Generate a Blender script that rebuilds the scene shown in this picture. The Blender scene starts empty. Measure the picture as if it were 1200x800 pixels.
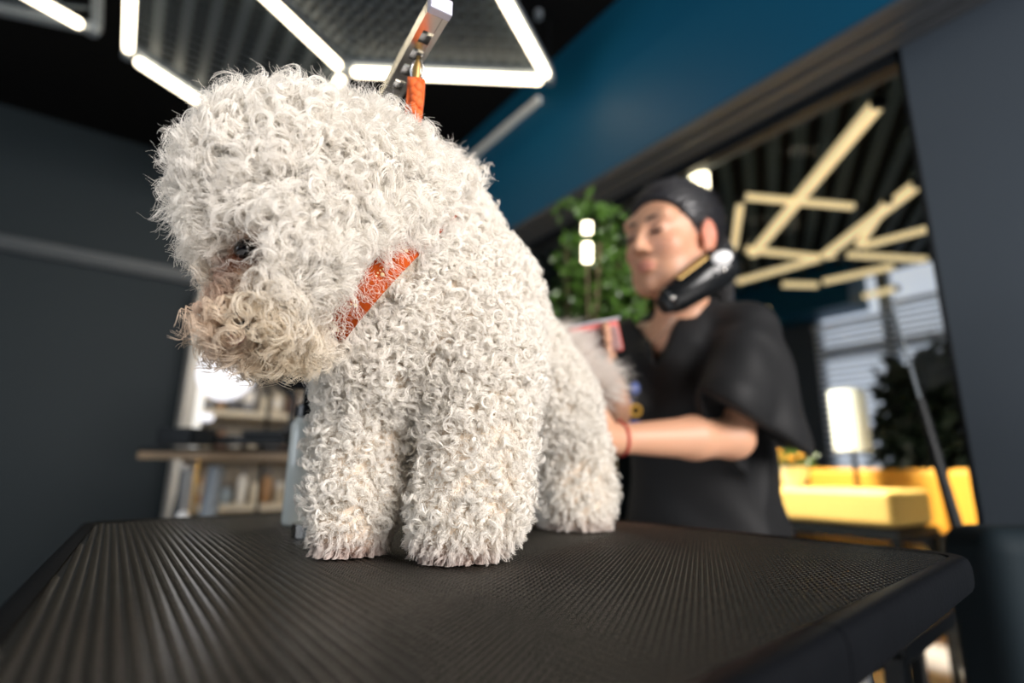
import bpy, math, random
import numpy as np
from mathutils import Vector, Matrix

rnd = random.Random(7)
rng = np.random.default_rng(11)
S = bpy.context.scene
C = S.collection

# ------------------------------------------------------------------ camera
CAM_Z = 0.915                       # 6.5 cm above the table top
FPX, PITCH, ROLL, HEAD = 640.0, math.radians(13.3), math.radians(0.8), math.radians(35.3)
_f0 = np.array([math.sin(HEAD), math.cos(HEAD), 0]); _r0 = np.array([math.cos(HEAD), -math.sin(HEAD), 0])
_z = np.array([0, 0, 1.0])
FW = _f0 * math.cos(PITCH) + _z * math.sin(PITCH)
_up = -_f0 * math.sin(PITCH) + _z * math.cos(PITCH)
RT = _r0 * math.cos(ROLL) + _up * math.sin(ROLL)
UP = -_r0 * math.sin(ROLL) + _up * math.cos(ROLL)
CAM = np.array([0, 0, CAM_Z])
cam = bpy.data.objects.new('camera', bpy.data.cameras.new('camera')); C.objects.link(cam)
cam.matrix_world = Matrix(((RT[0], UP[0], -FW[0], 0), (RT[1], UP[1], -FW[1], 0), (RT[2], UP[2], -FW[2], CAM_Z), (0, 0, 0, 1)))
cam.data.sensor_width = 36; cam.data.lens = FPX / 1200 * 36
cam.data.clip_start = 0.02
cam.data.dof.use_dof = True; cam.data.dof.focus_distance = 0.385; cam.data.dof.aperture_fstop = 2.4
S.camera = cam

# measured directions turned into room positions (metres)
def ray(u, v): return RT * (u - 600) / FPX + UP * (400 - v) / FPX + FW
def P(u, v, D): return CAM + ray(u, v) * D
def onx(u, v, x): d = ray(u, v); return CAM + d * x / d[0]
def ony(u, v, y): d = ray(u, v); return CAM + d * y / d[1]
def onz(u, v, z): d = ray(u, v); return CAM + d * (z - CAM_Z) / d[2]
def cv(r, u, d): return RT * r + UP * u + FW * d     # direction: right, up, away

# ------------------------------------------------------------------ world, exposure, lights
W = bpy.data.worlds.new('world'); S.world = W; W.use_nodes = True
W.node_tree.nodes['Background'].inputs[0].default_value = (0.85, 0.88, 1.0, 1)
W.node_tree.nodes['Background'].inputs[1].default_value = 0.35
S.view_settings.view_transform = 'Standard'; S.view_settings.look = 'None'
S.view_settings.exposure = 0.84; S.view_settings.gamma = 1.0
S.view_settings.use_curve_mapping = False
try:
    S.cycles.use_denoising = True; S.cycles.max_bounces = 8; S.cycles.transparent_max_bounces = 12
    S.cycles.sample_clamp_indirect = 6; S.cycles.caustics_reflective = False; S.cycles.caustics_refractive = False
except Exception: pass

def area(name, loc, target, sx, sy, power, col):
    l = bpy.data.lights.new(name, 'AREA'); l.shape = 'RECTANGLE'; l.size = sx; l.size_y = sy
    l.energy = power; l.color = col
    o = bpy.data.objects.new(name, l); C.objects.link(o); o.location = loc
    d = Vector(target) - Vector(loc); o.rotation_euler = d.to_track_quat('-Z', 'Y').to_euler()
    return o
area('daylight_key', (0.95, -2.35, 1.95), (0.45, 0.6, 1.1), 2.4, 1.6, 128, (1.0, 0.95, 0.91))
area('daylight_side', (-2.7, 1.2, 1.75), (0.5, 0.7, 1.15), 1.6, 1.3, 16, (0.86, 0.93, 1.0))
area('added_bench_fill', (2.02, 2.0, 2.60), (2.9, 1.0, 0.6), 0.5, 0.9, 55, (1.0, 0.92, 0.75)).data.spread = math.radians(85)  # unseen fill added to brighten the yellow bench, tucked behind the glass header

# ------------------------------------------------------------------ materials
def mat(name, col, rough=0.6, metal=0.0, spec=0.5, emit=None, estr=0, noise=0, nscale=20, bump=0, bscale=200, trans=0, sheen=0, sss=0, coat=0, alpha=None):
    m = bpy.data.materials.new(name); m.use_nodes = True
    nt = m.node_tree; b = nt.nodes['Principled BSDF']
    b.inputs['Base Color'].default_value = (*col, 1); b.inputs['Roughness'].default_value = rough
    b.inputs['Metallic'].default_value = metal; b.inputs['Specular IOR Level'].default_value = spec
    if emit: b.inputs['Emission Color'].default_value = (*emit, 1); b.inputs['Emission Strength'].default_value = estr
    if trans: b.inputs['Transmission Weight'].default_value = trans
    if sheen: b.inputs['Sheen Weight'].default_value = sheen
    if coat: b.inputs['Coat Weight'].default_value = coat
    if sss:
        b.inputs['Subsurface Weight'].default_value = sss; b.inputs['Subsurface Radius'].default_value = (0.01, 0.004, 0.002)
    if noise or bump:
        tc = nt.nodes.new('ShaderNodeTexCoord')
    if noise:
        n = nt.nodes.new('ShaderNodeTexNoise'); n.inputs['Scale'].default_value = nscale; n.inputs['Detail'].default_value = 4
        nt.links.new(tc.outputs['Object'], n.inputs['Vector'])
        r = nt.nodes.new('ShaderNodeMapRange'); r.inputs['To Min'].default_value = 1 - noise; r.inputs['To Max'].default_value = 1 + noise
        nt.links.new(n.outputs['Fac'], r.inputs['Value'])
        mx = nt.nodes.new('ShaderNodeVectorMath'); mx.operation = 'SCALE'; mx.inputs[0].default_value = col
        nt.links.new(r.outputs['Result'], mx.inputs['Scale']); nt.links.new(mx.outputs[0], b.inputs['Base Color'])
    if bump:
        n2 = nt.nodes.new('ShaderNodeTexNoise'); n2.inputs['Scale'].default_value = bscale
        nt.links.new(tc.outputs['Object'], n2.inputs['Vector'])
        bp = nt.nodes.new('ShaderNodeBump'); bp.inputs['Strength'].default_value = bump; bp.inputs['Distance'].default_value = 0.002
        nt.links.new(n2.outputs['Fac'], bp.inputs['Height']); nt.links.new(bp.outputs['Normal'], b.inputs['Normal'])
    return m

def attr_mat(name, attr, rough=0.5, spec=0.4, sss=0.0, sheen=0.0):
    m = mat(name, (1, 1, 1), rough, spec=spec, sss=sss, sheen=sheen)
    nt = m.node_tree; a = nt.nodes.new('ShaderNodeAttribute'); a.attribute_name = attr
    nt.links.new(a.outputs['Color'], nt.nodes['Principled BSDF'].inputs['Base Color'])
    return m

def glass_mat(name, tint, fres=0.10):
    m = bpy.data.materials.new(name); m.use_nodes = True; nt = m.node_tree; nt.nodes.clear()
    out = nt.nodes.new('ShaderNodeOutputMaterial'); mx = nt.nodes.new('ShaderNodeMixShader')
    t = nt.nodes.new('ShaderNodeBsdfTransparent'); t.inputs[0].default_value = (*tint, 1)
    g = nt.nodes.new('ShaderNodeBsdfGlossy'); g.inputs['Roughness'].default_value = 0.02
    lw = nt.nodes.new('ShaderNodeLayerWeight'); lw.inputs['Blend'].default_value = fres
    nt.links.new(lw.outputs['Fresnel'], mx.inputs[0]); nt.links.new(t.outputs[0], mx.inputs[1]); nt.links.new(g.outputs[0], mx.inputs[2])
    nt.links.new(mx.outputs[0], out.inputs[0])
    return m

M = dict(
    wall_dark=mat('slate_paint_dark', (0.010, 0.0185, 0.024), 0.6, spec=0.3, noise=0.08, nscale=3),
    wall_slate=mat('slate_paint', (0.036, 0.049, 0.066), 0.62, noise=0.06, nscale=3),
    ceiling=mat('black_ceiling', (0.0035, 0.0037, 0.004), 0.8, spec=0.1),
    blue=mat('blue_paint', (0.002, 0.066, 0.135), 0.5, spec=0.25, noise=0.08, nscale=1.2),
    band=mat('grey_band', (0.060, 0.066, 0.074), 0.5),
    floor=mat('pale_floor', (0.78, 0.77, 0.77), 0.55, spec=0.3, noise=0.06, nscale=4),
    black_metal=mat('black_metal', (0.007, 0.009, 0.011), 0.42, spec=0.3),
    grey_metal=mat('grey_metal', (0.20, 0.23, 0.26), 0.4, 0.3),
    steel=mat('steel', (0.62, 0.60, 0.57), 0.22, 1.0),
    mesh_metal=mat('mesh_metal', (0.045, 0.062, 0.078), 0.6, 0.0),
    rubber=mat('rubber_mat', (0.013, 0.0117, 0.0095), 0.25, spec=0.65, noise=0.2, nscale=60),
    trim=mat('edge_rubber', (0.0038, 0.0043, 0.0055), 0.42, spec=0.05, noise=0.25, nscale=40, bump=0.1, bscale=300),
    wood=mat('plywood', (0.52, 0.27, 0.09), 0.5, noise=0.2, nscale=30),
    tube=mat('light_tube', (1, 0.9, 0.75), 0.5, emit=(1.0, 0.86, 0.62), estr=4.5),
    tube_far=mat('light_tube_far', (1, 0.9, 0.7), 0.5, emit=(1.0, 0.80, 0.42), estr=.42),
    tube_small=mat('lamp_bulb', (1, 0.9, 0.7), 0.5, emit=(1.0, 0.9, 0.6), estr=4.0),
    ring=mat('ring_lamp', (1, 1, 1), 0.5, emit=(0.93, 0.92, 1.0), estr=.45),
    led=mat('led_strip', (1, 1, 1), 0.5, emit=(1.0, 0.97, 0.88), estr=.36),
    slat=mat('slat_paint', (0.022, 0.036, 0.044), 0.6, spec=0.12),
    orange=mat('orange_webbing', (0.72, 0.12, 0.008), 0.62, noise=0.12, nscale=400, bump=0.3, bscale=1500, sheen=0.2),
    collar=mat('orange_collar_cloth', (0.42, 0.062, 0.004), 0.8, spec=0.2, noise=0.14, nscale=400, bump=0.3, bscale=1500),
    print=mat('pale_print', (0.85, 0.66, 0.38), 0.6),
    eye=mat('dog_eye', (0.006, 0.005, 0.006), 0.06, coat=0.6),
    nose=mat('dog_nose', (0.012, 0.011, 0.012), 0.3, bump=0.3, bscale=900),
    tongue=mat('dog_tongue', (0.30, 0.06, 0.07), 0.4),
    hair=mat('black_hair', (0.010, 0.010, 0.014), 0.42, spec=0.6),
    shirt=mat('black_cotton', (0.0055, 0.0058, 0.0068), 0.66, spec=0.3, sheen=0.03, noise=0.15, nscale=20, bump=0.15, bscale=900),
    trousers=mat('black_trousers', (0.012, 0.013, 0.016), 0.75),
    red=mat('red_thread', (0.42, 0.02, 0.015), 0.7),
    brush_red=mat('brush_red', (0.62, 0.09, 0.07), 0.35),
    brush_pad=mat('brush_pad', (0.36, 0.20, 0.19), 0.6),
    pearl=mat('pearl', (0.9, 0.88, 0.85), 0.2),
    gloss_black=mat('gloss_black', (0.008, 0.009, 0.010), 0.22),
    gold=mat('gold_label', (0.42, 0.27, 0.09), 0.35, 0.5),
    white=mat('white_plastic', (0.8, 0.8, 0.8), 0.3),
    gold_thread=mat('gold_thread', (0.72, 0.42, 0.06), 0.5),
    blue_thread=mat('blue_thread', (0.10, 0.16, 0.45), 0.5),
    yellow=mat('pale_yellow_fabric', (0.95, 0.64, 0.19), 0.55, noise=0.05, nscale=8),
    amber=mat('amber_fabric', (0.92, 0.45, 0.05), 0.55, noise=0.05, nscale=8),
    teal=mat('teal_fabric', (0.006, 0.013, 0.018), 0.75, spec=0.2, noise=0.15, nscale=5),
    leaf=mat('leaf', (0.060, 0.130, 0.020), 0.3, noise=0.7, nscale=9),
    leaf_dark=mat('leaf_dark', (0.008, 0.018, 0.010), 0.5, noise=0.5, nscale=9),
    stem=mat('stem', (0.12, 0.09, 0.04), 0.7),
    soil=mat('soil', (0.03, 0.02, 0.012), 0.9),
    beige=mat('beige_board', (0.74, 0.64, 0.48), 0.6),
    offwhite=mat('offwhite_board', (0.68, 0.64, 0.57), 0.5),
    liquid=mat('pale_green_liquid', (0.70, 0.92, 0.66), 0.2, trans=0.2),
    clear=mat('clear_plastic', (0.95, 0.99, 0.93), 0.15, trans=0.1),
    blind=mat('blind_slat', (0.75, 0.8, 0.86), 0.5),
    reflection_glow=mat('reflected_window_glow', (0.8, 0.86, 0.95), 0.3, emit=(0.72, 0.80, 0.92), estr=0.42),  # emission stands in for a window's reflection on the glass
    glass=glass_mat('tinted_glass', (0.87, 0.86, 0.84), 0.10),
    skin=attr_mat('skin', 'Col', 0.46, 0.45, sss=0.12),
)

# ------------------------------------------------------------------ mesh helpers
def setp(o, label=None, cat=None, group=None, kind=None):
    if label: o['label'] = label
    if cat: o['category'] = cat
    if group: o['group'] = group
    if kind: o['kind'] = kind
    return o
def thing(name, label, cat, loc, group=None):
    o = bpy.data.objects.new(name, None); C.objects.link(o); o.location = [float(x) for x in loc]; o.empty_display_size = 0.05
    return setp(o, label, cat, group)
def wloc(o):
    p = np.zeros(3)
    while o is not None: p = p + np.array(o.location); o = o.parent
    return p
class MB:
    def __init__(s): s.v = []; s.f = []; s.n = 0
    def add(s, v, f):
        s.v.append(np.asarray(v, float)); s.f += [tuple(i + s.n for i in q) for q in f]; s.n += len(v); return s
    def box(s, c, size, ax=None):
        A = np.eye(3) if ax is None else np.asarray(ax, float)
        h = np.asarray(size, float) / 2
        v = [np.asarray(c) + A.T @ (h * np.array([x, y, z])) for x in (-1, 1) for y in (-1, 1) for z in (-1, 1)]
        return s.add(v, [(0, 1, 3, 2), (4, 6, 7, 5), (0, 4, 5, 1), (2, 3, 7, 6), (0, 2, 6, 4), (1, 5, 7, 3)])
    def box2(s, lo, hi):
        lo = np.asarray(lo, float); hi = np.asarray(hi, float); return s.box((lo + hi) / 2, abs(hi - lo))
    def frame(s, a, b):
        d = np.asarray(b, float) - np.asarray(a, float); L = np.linalg.norm(d); d = d / max(L, 1e-9)
        t = np.array([0, 0, 1.0]) if abs(d[2]) < 0.9 else np.array([1.0, 0, 0])
        x = np.cross(t, d); x /= np.linalg.norm(x); y = np.cross(d, x); return x, y, d, L
    def bar(s, a, b, w, h):
        x, y, d, L = s.frame(a, b); return s.box((np.asarray(a) + np.asarray(b)) / 2, (w, h, L), (x, y, d))
    def lathe(s, a, b, prof, n=20, cap=True):
        """prof: (t along a->b in metres or fraction, radius)"""
        x, y, d, L = s.frame(a, b); a = np.asarray(a, float); v = []; m = len(prof)
        for t, r in prof:
            for k in range(n):
                q = 2 * math.pi * k / n; v.append(a + d * (t * L) + (x * math.cos(q) + y * math.sin(q)) * r)
        f = [(i * n + k, i * n + (k + 1) % n, (i + 1) * n + (k + 1) % n, (i + 1) * n + k) for i in range(m - 1) for k in range(n)]
        if cap: f += [tuple(range(n - 1, -1, -1)), tuple((m - 1) * n + k for k in range(n))]
        return s.add(v, f)
    def cyl(s, a, b, r, r2=None, n=16): return s.lathe(a, b, [(0, r), (1, r if r2 is None else r2)], n)
    def tube(s, pts, r, n=8, close=False):
        pts = [np.asarray(p, float) for p in pts]; m = len(pts); v = []; prev = None
        rr = r if hasattr(r, '__len__') else [r] * m
        for i, p in enumerate(pts):
            d = pts[(i + 1) % m] - pts[i - 1] if close else pts[min(i + 1, m - 1)] - pts[max(i - 1, 0)]
            d = d / max(np.linalg.norm(d), 1e-9)
            if prev is None:
                t = np.array([0, 0, 1.0]) if abs(d[2]) < 0.9 else np.array([1.0, 0, 0]); x = np.cross(t, d)
            else: x = prev - d * (prev @ d)
            x /= np.linalg.norm(x); prev = x; y = np.cross(d, x)
            for k in range(n):
                q = 2 * math.pi * k / n; v.append(p + (x * math.cos(q) + y * math.sin(q)) * rr[i])
        e = m if close else m - 1
        f = [(i * n + k, i * n + (k + 1) % n, ((i + 1) % m) * n + (k + 1) % n, ((i + 1) % m) * n + k) for i in range(e) for k in range(n)]
        if not close: f += [tuple(range(n - 1, -1, -1)), tuple((m - 1) * n + k for k in range(n))]
        return s.add(v, f)
    def ball(s, c, r, n=16, m=10, ax=None):
        r = np.array([r] * 3 if not hasattr(r, '__len__') else r, float); A = np.eye(3) if ax is None else np.asarray(ax, float)
        v = []
        for i in range(m + 1):
            th = math.pi * i / m
            for k in range(n):
                q = 2 * math.pi * k / n
                v.append(np.asarray(c) + A.T @ (r * np.array([math.sin(th) * math.cos(q), math.sin(th) * math.sin(q), math.cos(th)])))
        f = [(i * n + k, (i + 1) * n + k, (i + 1) * n + (k + 1) % n, i * n + (k + 1) % n) for i in range(m) for k in range(n)]
        return s.add(v, f)
    def quad(s, a, b, c, d): return s.add([a, b, c, d], [(0, 1, 2, 3)])
    def prism(s, poly, z0, z1):
        n = len(poly); v = [(x, y, z0) for x, y in poly] + [(x, y, z1) for x, y in poly]
        return s.add(v, [tuple(range(n - 1, -1, -1)), tuple(range(n, 2 * n))] + [(i, (i + 1) % n, n + (i + 1) % n, n + i) for i in range(n)])
    def build(s, name, m, parent=None, smooth=False, bevel=0, seg=2):
        v = np.concatenate(s.v)
        base = wloc(parent) if parent is not None else (v.min(0) + v.max(0)) / 2 * np.array([1, 1, 0]) + np.array([0, 0, v[:, 2].min()])
        me = bpy.data.meshes.new(name); me.from_pydata((v - base).tolist(), [], s.f); me.materials.append(m); me.validate(); me.update()
        if smooth:
            me.shade_smooth()
            try: me.set_sharp_from_angle(angle=0.9)
            except Exception: pass
        o = bpy.data.objects.new(name, me); C.objects.link(o)
        if parent is not None: o.parent = parent
        else: o.location = base
        if bevel:
            b = o.modifiers.new('bevel', 'BEVEL'); b.width = bevel; b.segments = seg; b.limit_method = 'ANGLE'; me.shade_smooth()
            try: b.harden_normals = True
            except Exception: pass
        return o
def struct(name, mb, m): return setp(mb.build(name, m), kind='structure')
def copy_tree(o, parent=None):
    c = o.copy(); C.objects.link(c); c.parent = parent
    for ch in o.children: copy_tree(ch, c)
    return c

# ------------------------------------------------------------------ signed-distance sculpting (one continuous surface per body)
class Sculpt:
    def __init__(s, lo, hi, h):
        s.h = h; s.lo = np.asarray(lo, float); n = np.ceil((np.asarray(hi) - s.lo) / h).astype(int) + 1
        s.n = n; s.F = np.full(n, 1.0, np.float32)
    def _sub(s, lo, hi):
        a = np.clip(np.floor((lo - s.lo) / s.h).astype(int), 0, s.n); b = np.clip(np.ceil((hi - s.lo) / s.h).astype(int) + 1, 0, s.n)
        sl = tuple(slice(a[i], b[i]) for i in range(3))
        g = [s.lo[i] + np.arange(a[i], b[i]) * s.h for i in range(3)]
        X = np.stack(np.meshgrid(*g, indexing='ij'), -1); return sl, X
    def _mix(s, sl, d, k, op):
        A = s.F[sl]
        if op == 'add':
            if k > 0:
                h = np.clip(0.5 + 0.5 * (A - d) / k, 0, 1); s.F[sl] = A * (1 - h) + d * h - k * h * (1 - h)
            else: s.F[sl] = np.minimum(A, d)
        else:
            d = -d
            if k > 0:
                h = np.clip(0.5 - 0.5 * (A - d) / k, 0, 1); s.F[sl] = A * (1 - h) + d * h + k * h * (1 - h)
            else: s.F[sl] = np.maximum(A, d)
    def cone(s, a, b, r1, r2, k=0.02, op='add'):
        a = np.asarray(a, float); b = np.asarray(b, float); R = max(r1, r2) + k + 3 * s.h + (0.03 if op == 'add' else 0)
        sl, X = s._sub(np.minimum(a, b) - R, np.maximum(a, b) + R)
        if X.size == 0: return s
        ab = b - a; t = np.clip(((X - a) @ ab) / max(ab @ ab, 1e-12), 0, 1)
        d = np.linalg.norm(X - a - t[..., None] * ab, axis=-1) - (r1 + (r2 - r1) * t)
        s._mix(sl, d, k, op); return s
    def ell(s, c, r, k=0.02, op='add', ax=None):
        c = np.asarray(c, float); r = np.array([r] * 3 if not hasattr(r, '__len__') else r, float)
        R = r.max() + k + 3 * s.h + (0.03 if op == 'add' else 0)
        sl, X = s._sub(c - R, c + R)
        if X.size == 0: return s
        q = X - c
        if ax is not None: q = q @ np.asarray(ax, float).T
        k0 = np.linalg.norm(q / r, axis=-1); k1 = np.linalg.norm(q / r ** 2, axis=-1)
        d = k0 * (k0 - 1) / np.maximum(k1, 1e-9)
        s._mix(sl, d, k, op); return s
    def plane_cut(s, p, n, lo=None, hi=None):
        """removes what lies on the side n points to"""
        X = np.stack(np.meshgrid(*[s.lo[i] + np.arange(s.n[i]) * s.h for i in range(3)], indexing='ij'), -1)
        s.F = np.maximum(s.F, ((X - np.asarray(p)) @ np.asarray(n)).astype(np.float32)); return s
    def wedge_cut(s, planes, k=0.006):
        X = np.stack(np.meshgrid(*[s.lo[i] + np.arange(s.n[i]) * s.h for i in range(3)], indexing='ij'), -1)
        d = None
        for p, n in planes:
            q = ((X - np.asarray(p)) @ np.asarray(n)).astype(np.float32); d = q if d is None else np.maximum(d, q)
        s.F = np.maximum(s.F, -d); return s
    def mesh(s):
        F = s.F; h = s.h; n = np.array(F.shape) - 1
        sg = F < 0
        cnt = np.zeros(n, np.int8)
        for i in (0, 1):
            for j in (0, 1):
                for k in (0, 1): cnt += sg[i:i + n[0], j:j + n[1], k:k + n[2]]
        cells = np.argwhere((cnt > 0) & (cnt < 8)); idx = np.full(n, -1, np.int64); idx[tuple(cells.T)] = np.arange(len(cells))
        acc = np.zeros((len(cells), 3)); num = np.zeros(len(cells))
        cor = [(i, j, k) for i in (0, 1) for j in (0, 1) for k in (0, 1)]
        for a in cor:
            for ax in range(3):
                if a[ax] == 1: continue
                b = list(a); b[ax] = 1
                fa = F[tuple((cells + a).T)]; fb = F[tuple((cells + b).T)]
                m = (fa < 0) != (fb < 0); t = np.where(m, fa / np.where(m, fa - fb, 1), 0)
                p = np.array(a, float)[None].repeat(len(cells), 0); p[:, ax] = t
                acc += p * m[:, None]; num += m
        V = s.lo + (cells + acc / num[:, None]) * h
        Q = []
        for ax in range(3):
            o1, o2 = (ax + 1) % 3, (ax + 2) % 3
            sl0 = [slice(None)] * 3; sl1 = [slice(None)] * 3
            sl0[ax] = slice(0, n[ax]); sl1[ax] = slice(1, n[ax] + 1)
            for o in (o1, o2): sl0[o] = slice(1, n[o]); sl1[o] = slice(1, n[o])
            A = sg[tuple(sl0)]; B = sg[tuple(sl1)]
            e = np.argwhere(A != B)
            if not len(e): continue
            inside = A[tuple(e.T)]
            e[:, o1] += 1; e[:, o2] += 1
            def cell(d1, d2):
                c = e.copy(); c[:, o1] += d1; c[:, o2] += d2; return idx[tuple(c.T)]
            q = np.stack([cell(-1, -1), cell(0, -1), cell(0, 0), cell(-1, 0)], 1)
            q[~inside] = q[~inside][:, ::-1]; Q.append(q)
        return V, np.concatenate(Q)
def raw_obj(name, V, Q, m, parent=None, smooth=True, relax=2):
    V = V.copy()
    for _ in range(relax):                      # light smoothing
        A = np.zeros_like(V); c = np.zeros(len(V))
        for i in range(4):
            a = Q[:, i]; b = Q[:, (i + 1) % 4]
            for x, y in ((a, b), (b, a)):
                for d in range(3): A[:, d] += np.bincount(x, V[y, d], len(V))
                c += np.bincount(x, minlength=len(V))
        V = V * 0.4 + 0.6 * A / np.maximum(c, 1)[:, None]
    base = wloc(parent) if parent is not None else np.array([V[:, 0].mean(), V[:, 1].mean(), V[:, 2].min()])
    me = bpy.data.meshes.new(name); me.vertices.add(len(V)); me.vertices.foreach_set('co', (V - base).astype(np.float32).ravel())
    me.loops.add(len(Q) * 4); me.loops.foreach_set('vertex_index', Q.astype(np.int32).ravel())
    me.polygons.add(len(Q)); me.polygons.foreach_set('loop_start', np.arange(0, len(Q) * 4, 4, dtype=np.int32))
    me.update(calc_edges=True); me.validate(); me.materials.append(m)
    if smooth: me.shade_smooth()
    o = bpy.data.objects.new(name, me); C.objects.link(o)
    if parent is not None: o.parent = parent
    else: o.location = base
    return o, V, Q
def vcol(o, cols):
    a = o.data.color_attributes.new('Col', 'FLOAT_COLOR', 'POINT')
    c = np.ones((len(o.data.vertices), 4), np.float32); c[:, :3] = cols; a.data.foreach_set('color', c.ravel())

# ================================================================== THE SETTING
CEIL = 3.0; XG = 1.75; SOF = 2.185
struct('floor', MB().box2((-3.2, -2.9, -0.05), (6.2, 5.2, 0)), M['floor'])
struct('ceiling', MB().box2((-3.2, -2.9, CEIL), (1.95, 4.3, CEIL + 0.06)), M['ceiling'])
struct('wall_far', MB().box2((-3.2, 4.1, 0), (XG, 4.25, CEIL)), M['wall_dark'])
struct('wall_left', MB().box2((-3.2, -2.9, 0), (-3.1, 4.1, 0.85)).box2((-3.2, -2.9, 2.6), (-3.1, 4.1, CEIL)).box2((-3.2, -2.9, 0.85), (-3.1, 0.2, 2.6)).box2((-3.2, 2.2, 0.85), (-3.1, 4.1, 2.6)), M['wall_slate'])
struct('wall_back', MB().box2((-3.2, -2.9, 0), (1.95, -2.8, 0.7)).box2((-3.2, -2.9, 2.8), (1.95, -2.8, CEIL)).box2((-3.2, -2.9, 0.7), (-0.5, -2.8, 2.8)), M['wall_slate'])
# windows of the room behind the photographer: frames with mullions
wf = setp(MB().box2((-0.5, -2.88, 0.7), (1.95, -2.80, 0.76)).box2((-0.5, -2.88, 2.74), (1.95, -2.80, 2.8)).box2((-0.5, -2.88, 0.7), (-0.44, -2.8, 2.8)).box2((0.7, -2.88, 0.7), (0.76, -2.8, 2.8)).build('window_1', M['grey_metal']), kind='structure')
wf = setp(MB().box2((-3.18, 0.2, 0.85), (-3.12, 2.2, 0.9)).box2((-3.18, 0.2, 2.55), (-3.12, 2.2, 2.6)).box2((-3.18, 1.17, 0.85), (-3.12, 1.23, 2.6)).build('window_2', M['grey_metal']), kind='structure')
struct('wall_right', MB().box2((XG, -2.9, 0), (1.93, 0.47, CEIL)), M['wall_slate'])
struct('wall_right_header', MB().box2((XG - 0.02, 0.47, SOF + 0.02), (1.93, 4.1, CEIL)), M['wall_slate'])
# pale picture rail low on the far wall
struct('trim_1', MB().box2((-3.1, 4.03, 2.115), (XG, 4.1, 2.18)).box2((-3.1, 4.05, 2.10), (XG, 4.1, 2.115)), mat('rail_grey', (0.045, 0.056, 0.066), 0.4))
# the blue box beam along the ceiling
struct('trim_2', MB().box2((1.56, -2.9, SOF), (XG - 0.02, 4.1, CEIL)), M['blue'])
# grooved grey band closing the beam above the glass
g = MB()
for i in range(5):
    x0 = 1.565 + i * 0.037; g.box2((x0, -2.9, SOF - (0.016 if i % 2 == 0 else 0.006)), (x0 + 0.034, 4.1, SOF - 0.001))
struct('trim_3', g, M['band'])
struct('trim_4', MB().box2((1.535, 1.97, 2.80), (1.56, 2.75, 2.835)), mat('pale_conduit', (0.75, 0.77, 0.75), 0.45))
struct('baseboard_far', MB().box2((-3.1, 4.08, 0), (XG, 4.1, 0.09)), M['band'])

# tinted glass wall between the rooms
gw = setp(MB().box2((XG + 0.01, 0.47, SOF - 0.05), (XG + 0.06, 4.1, SOF + 0.02)).box2((XG + 0.01, 0.47, 0), (XG + 0.06, 4.1, 0.05)).box2((XG + 0.01, 0.445, 0), (XG + 0.06, 0.485, SOF)).build('window_3', M['black_metal']), kind='structure')
MB().quad((XG + 0.03, 0.485, 0.05), (XG + 0.03, 4.1, 0.05), (XG + 0.03, 4.1, SOF - 0.05), (XG + 0.03, 0.485, SOF - 0.05)).build('pane', M['glass'], gw)

# ---- the room beyond the glass
_wy0 = onx(1135, 450, 5.95)[1]; _wy1 = onx(962, 450, 5.95)[1]; _wt = onx(1085, 298, 5.95)[2]
struct('wall_far_room_end', MB().box2((6.0, -1.2, 0), (6.1, 5.0, 0.5)).box2((6.0, -1.2, 2.9), (6.1, 5.0, CEIL)).box2((6.0, -1.2, 0.5), (6.1, _wy0, 2.9)).box2((6.0, _wy1, 0.5), (6.1, 5.0, 2.9)).box2((6.0, _wy0, _wt), (6.1, _wy1, 2.9)), M['wall_slate'])
struct('wall_far_room_left', MB().box2((1.93, 4.9, 0), (6.0, 5.0, CEIL)), M['wall_dark'])
struct('wall_far_room_right', MB().box2((1.93, -1.2, 0), (6.0, -1.1, CEIL)), M['wall_slate'])
cf = setp(MB().box2((1.93, -1.2, CEIL + 0.0), (6.1, 5.0, CEIL + 0.05)).build('ceiling_far_room', M['ceiling']), kind='structure')
sdir = np.array([0.866, 0.5]); sper = np.array([-0.5, 0.866])
unit = MB().box((0, 0, 0), (1, 0.07, 0.10)).build('slat', M['slat'], None); umesh = unit.data; bpy.data.objects.remove(unit)
k = -30
for i in range(46):
    c = sper * (-3.8 + i * 0.15)
    ts = []
    for t in np.linspace(-8, 9, 700):
        p = c + sdir * t
        if 1.97 < p[0] < 5.95 and -1.05 < p[1] < 4.85: ts.append(t)
    if len(ts) < 12: continue
    t0, t1 = ts[0], ts[-1]; m_ = c + sdir * (t0 + t1) / 2
    o = bpy.data.objects.new('slat', umesh); C.objects.link(o); o.parent = cf
    o.location = Vector((m_[0], m_[1], 2.93)) - cf.location; o.rotation_euler = (0, 0, math.atan2(0.5, 0.866)); o.scale = (t1 - t0, 1, 1)

# blue beam over the window reflection in the far room
a = onx(870, 345, 5.9); b = onx(870, 392, 5.9)
struct('trim_5', MB().box2((5.55, onx(1000, 365, 5.6)[1], b[2]), (5.98, 4.9, a[2])), M['blue'])
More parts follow.
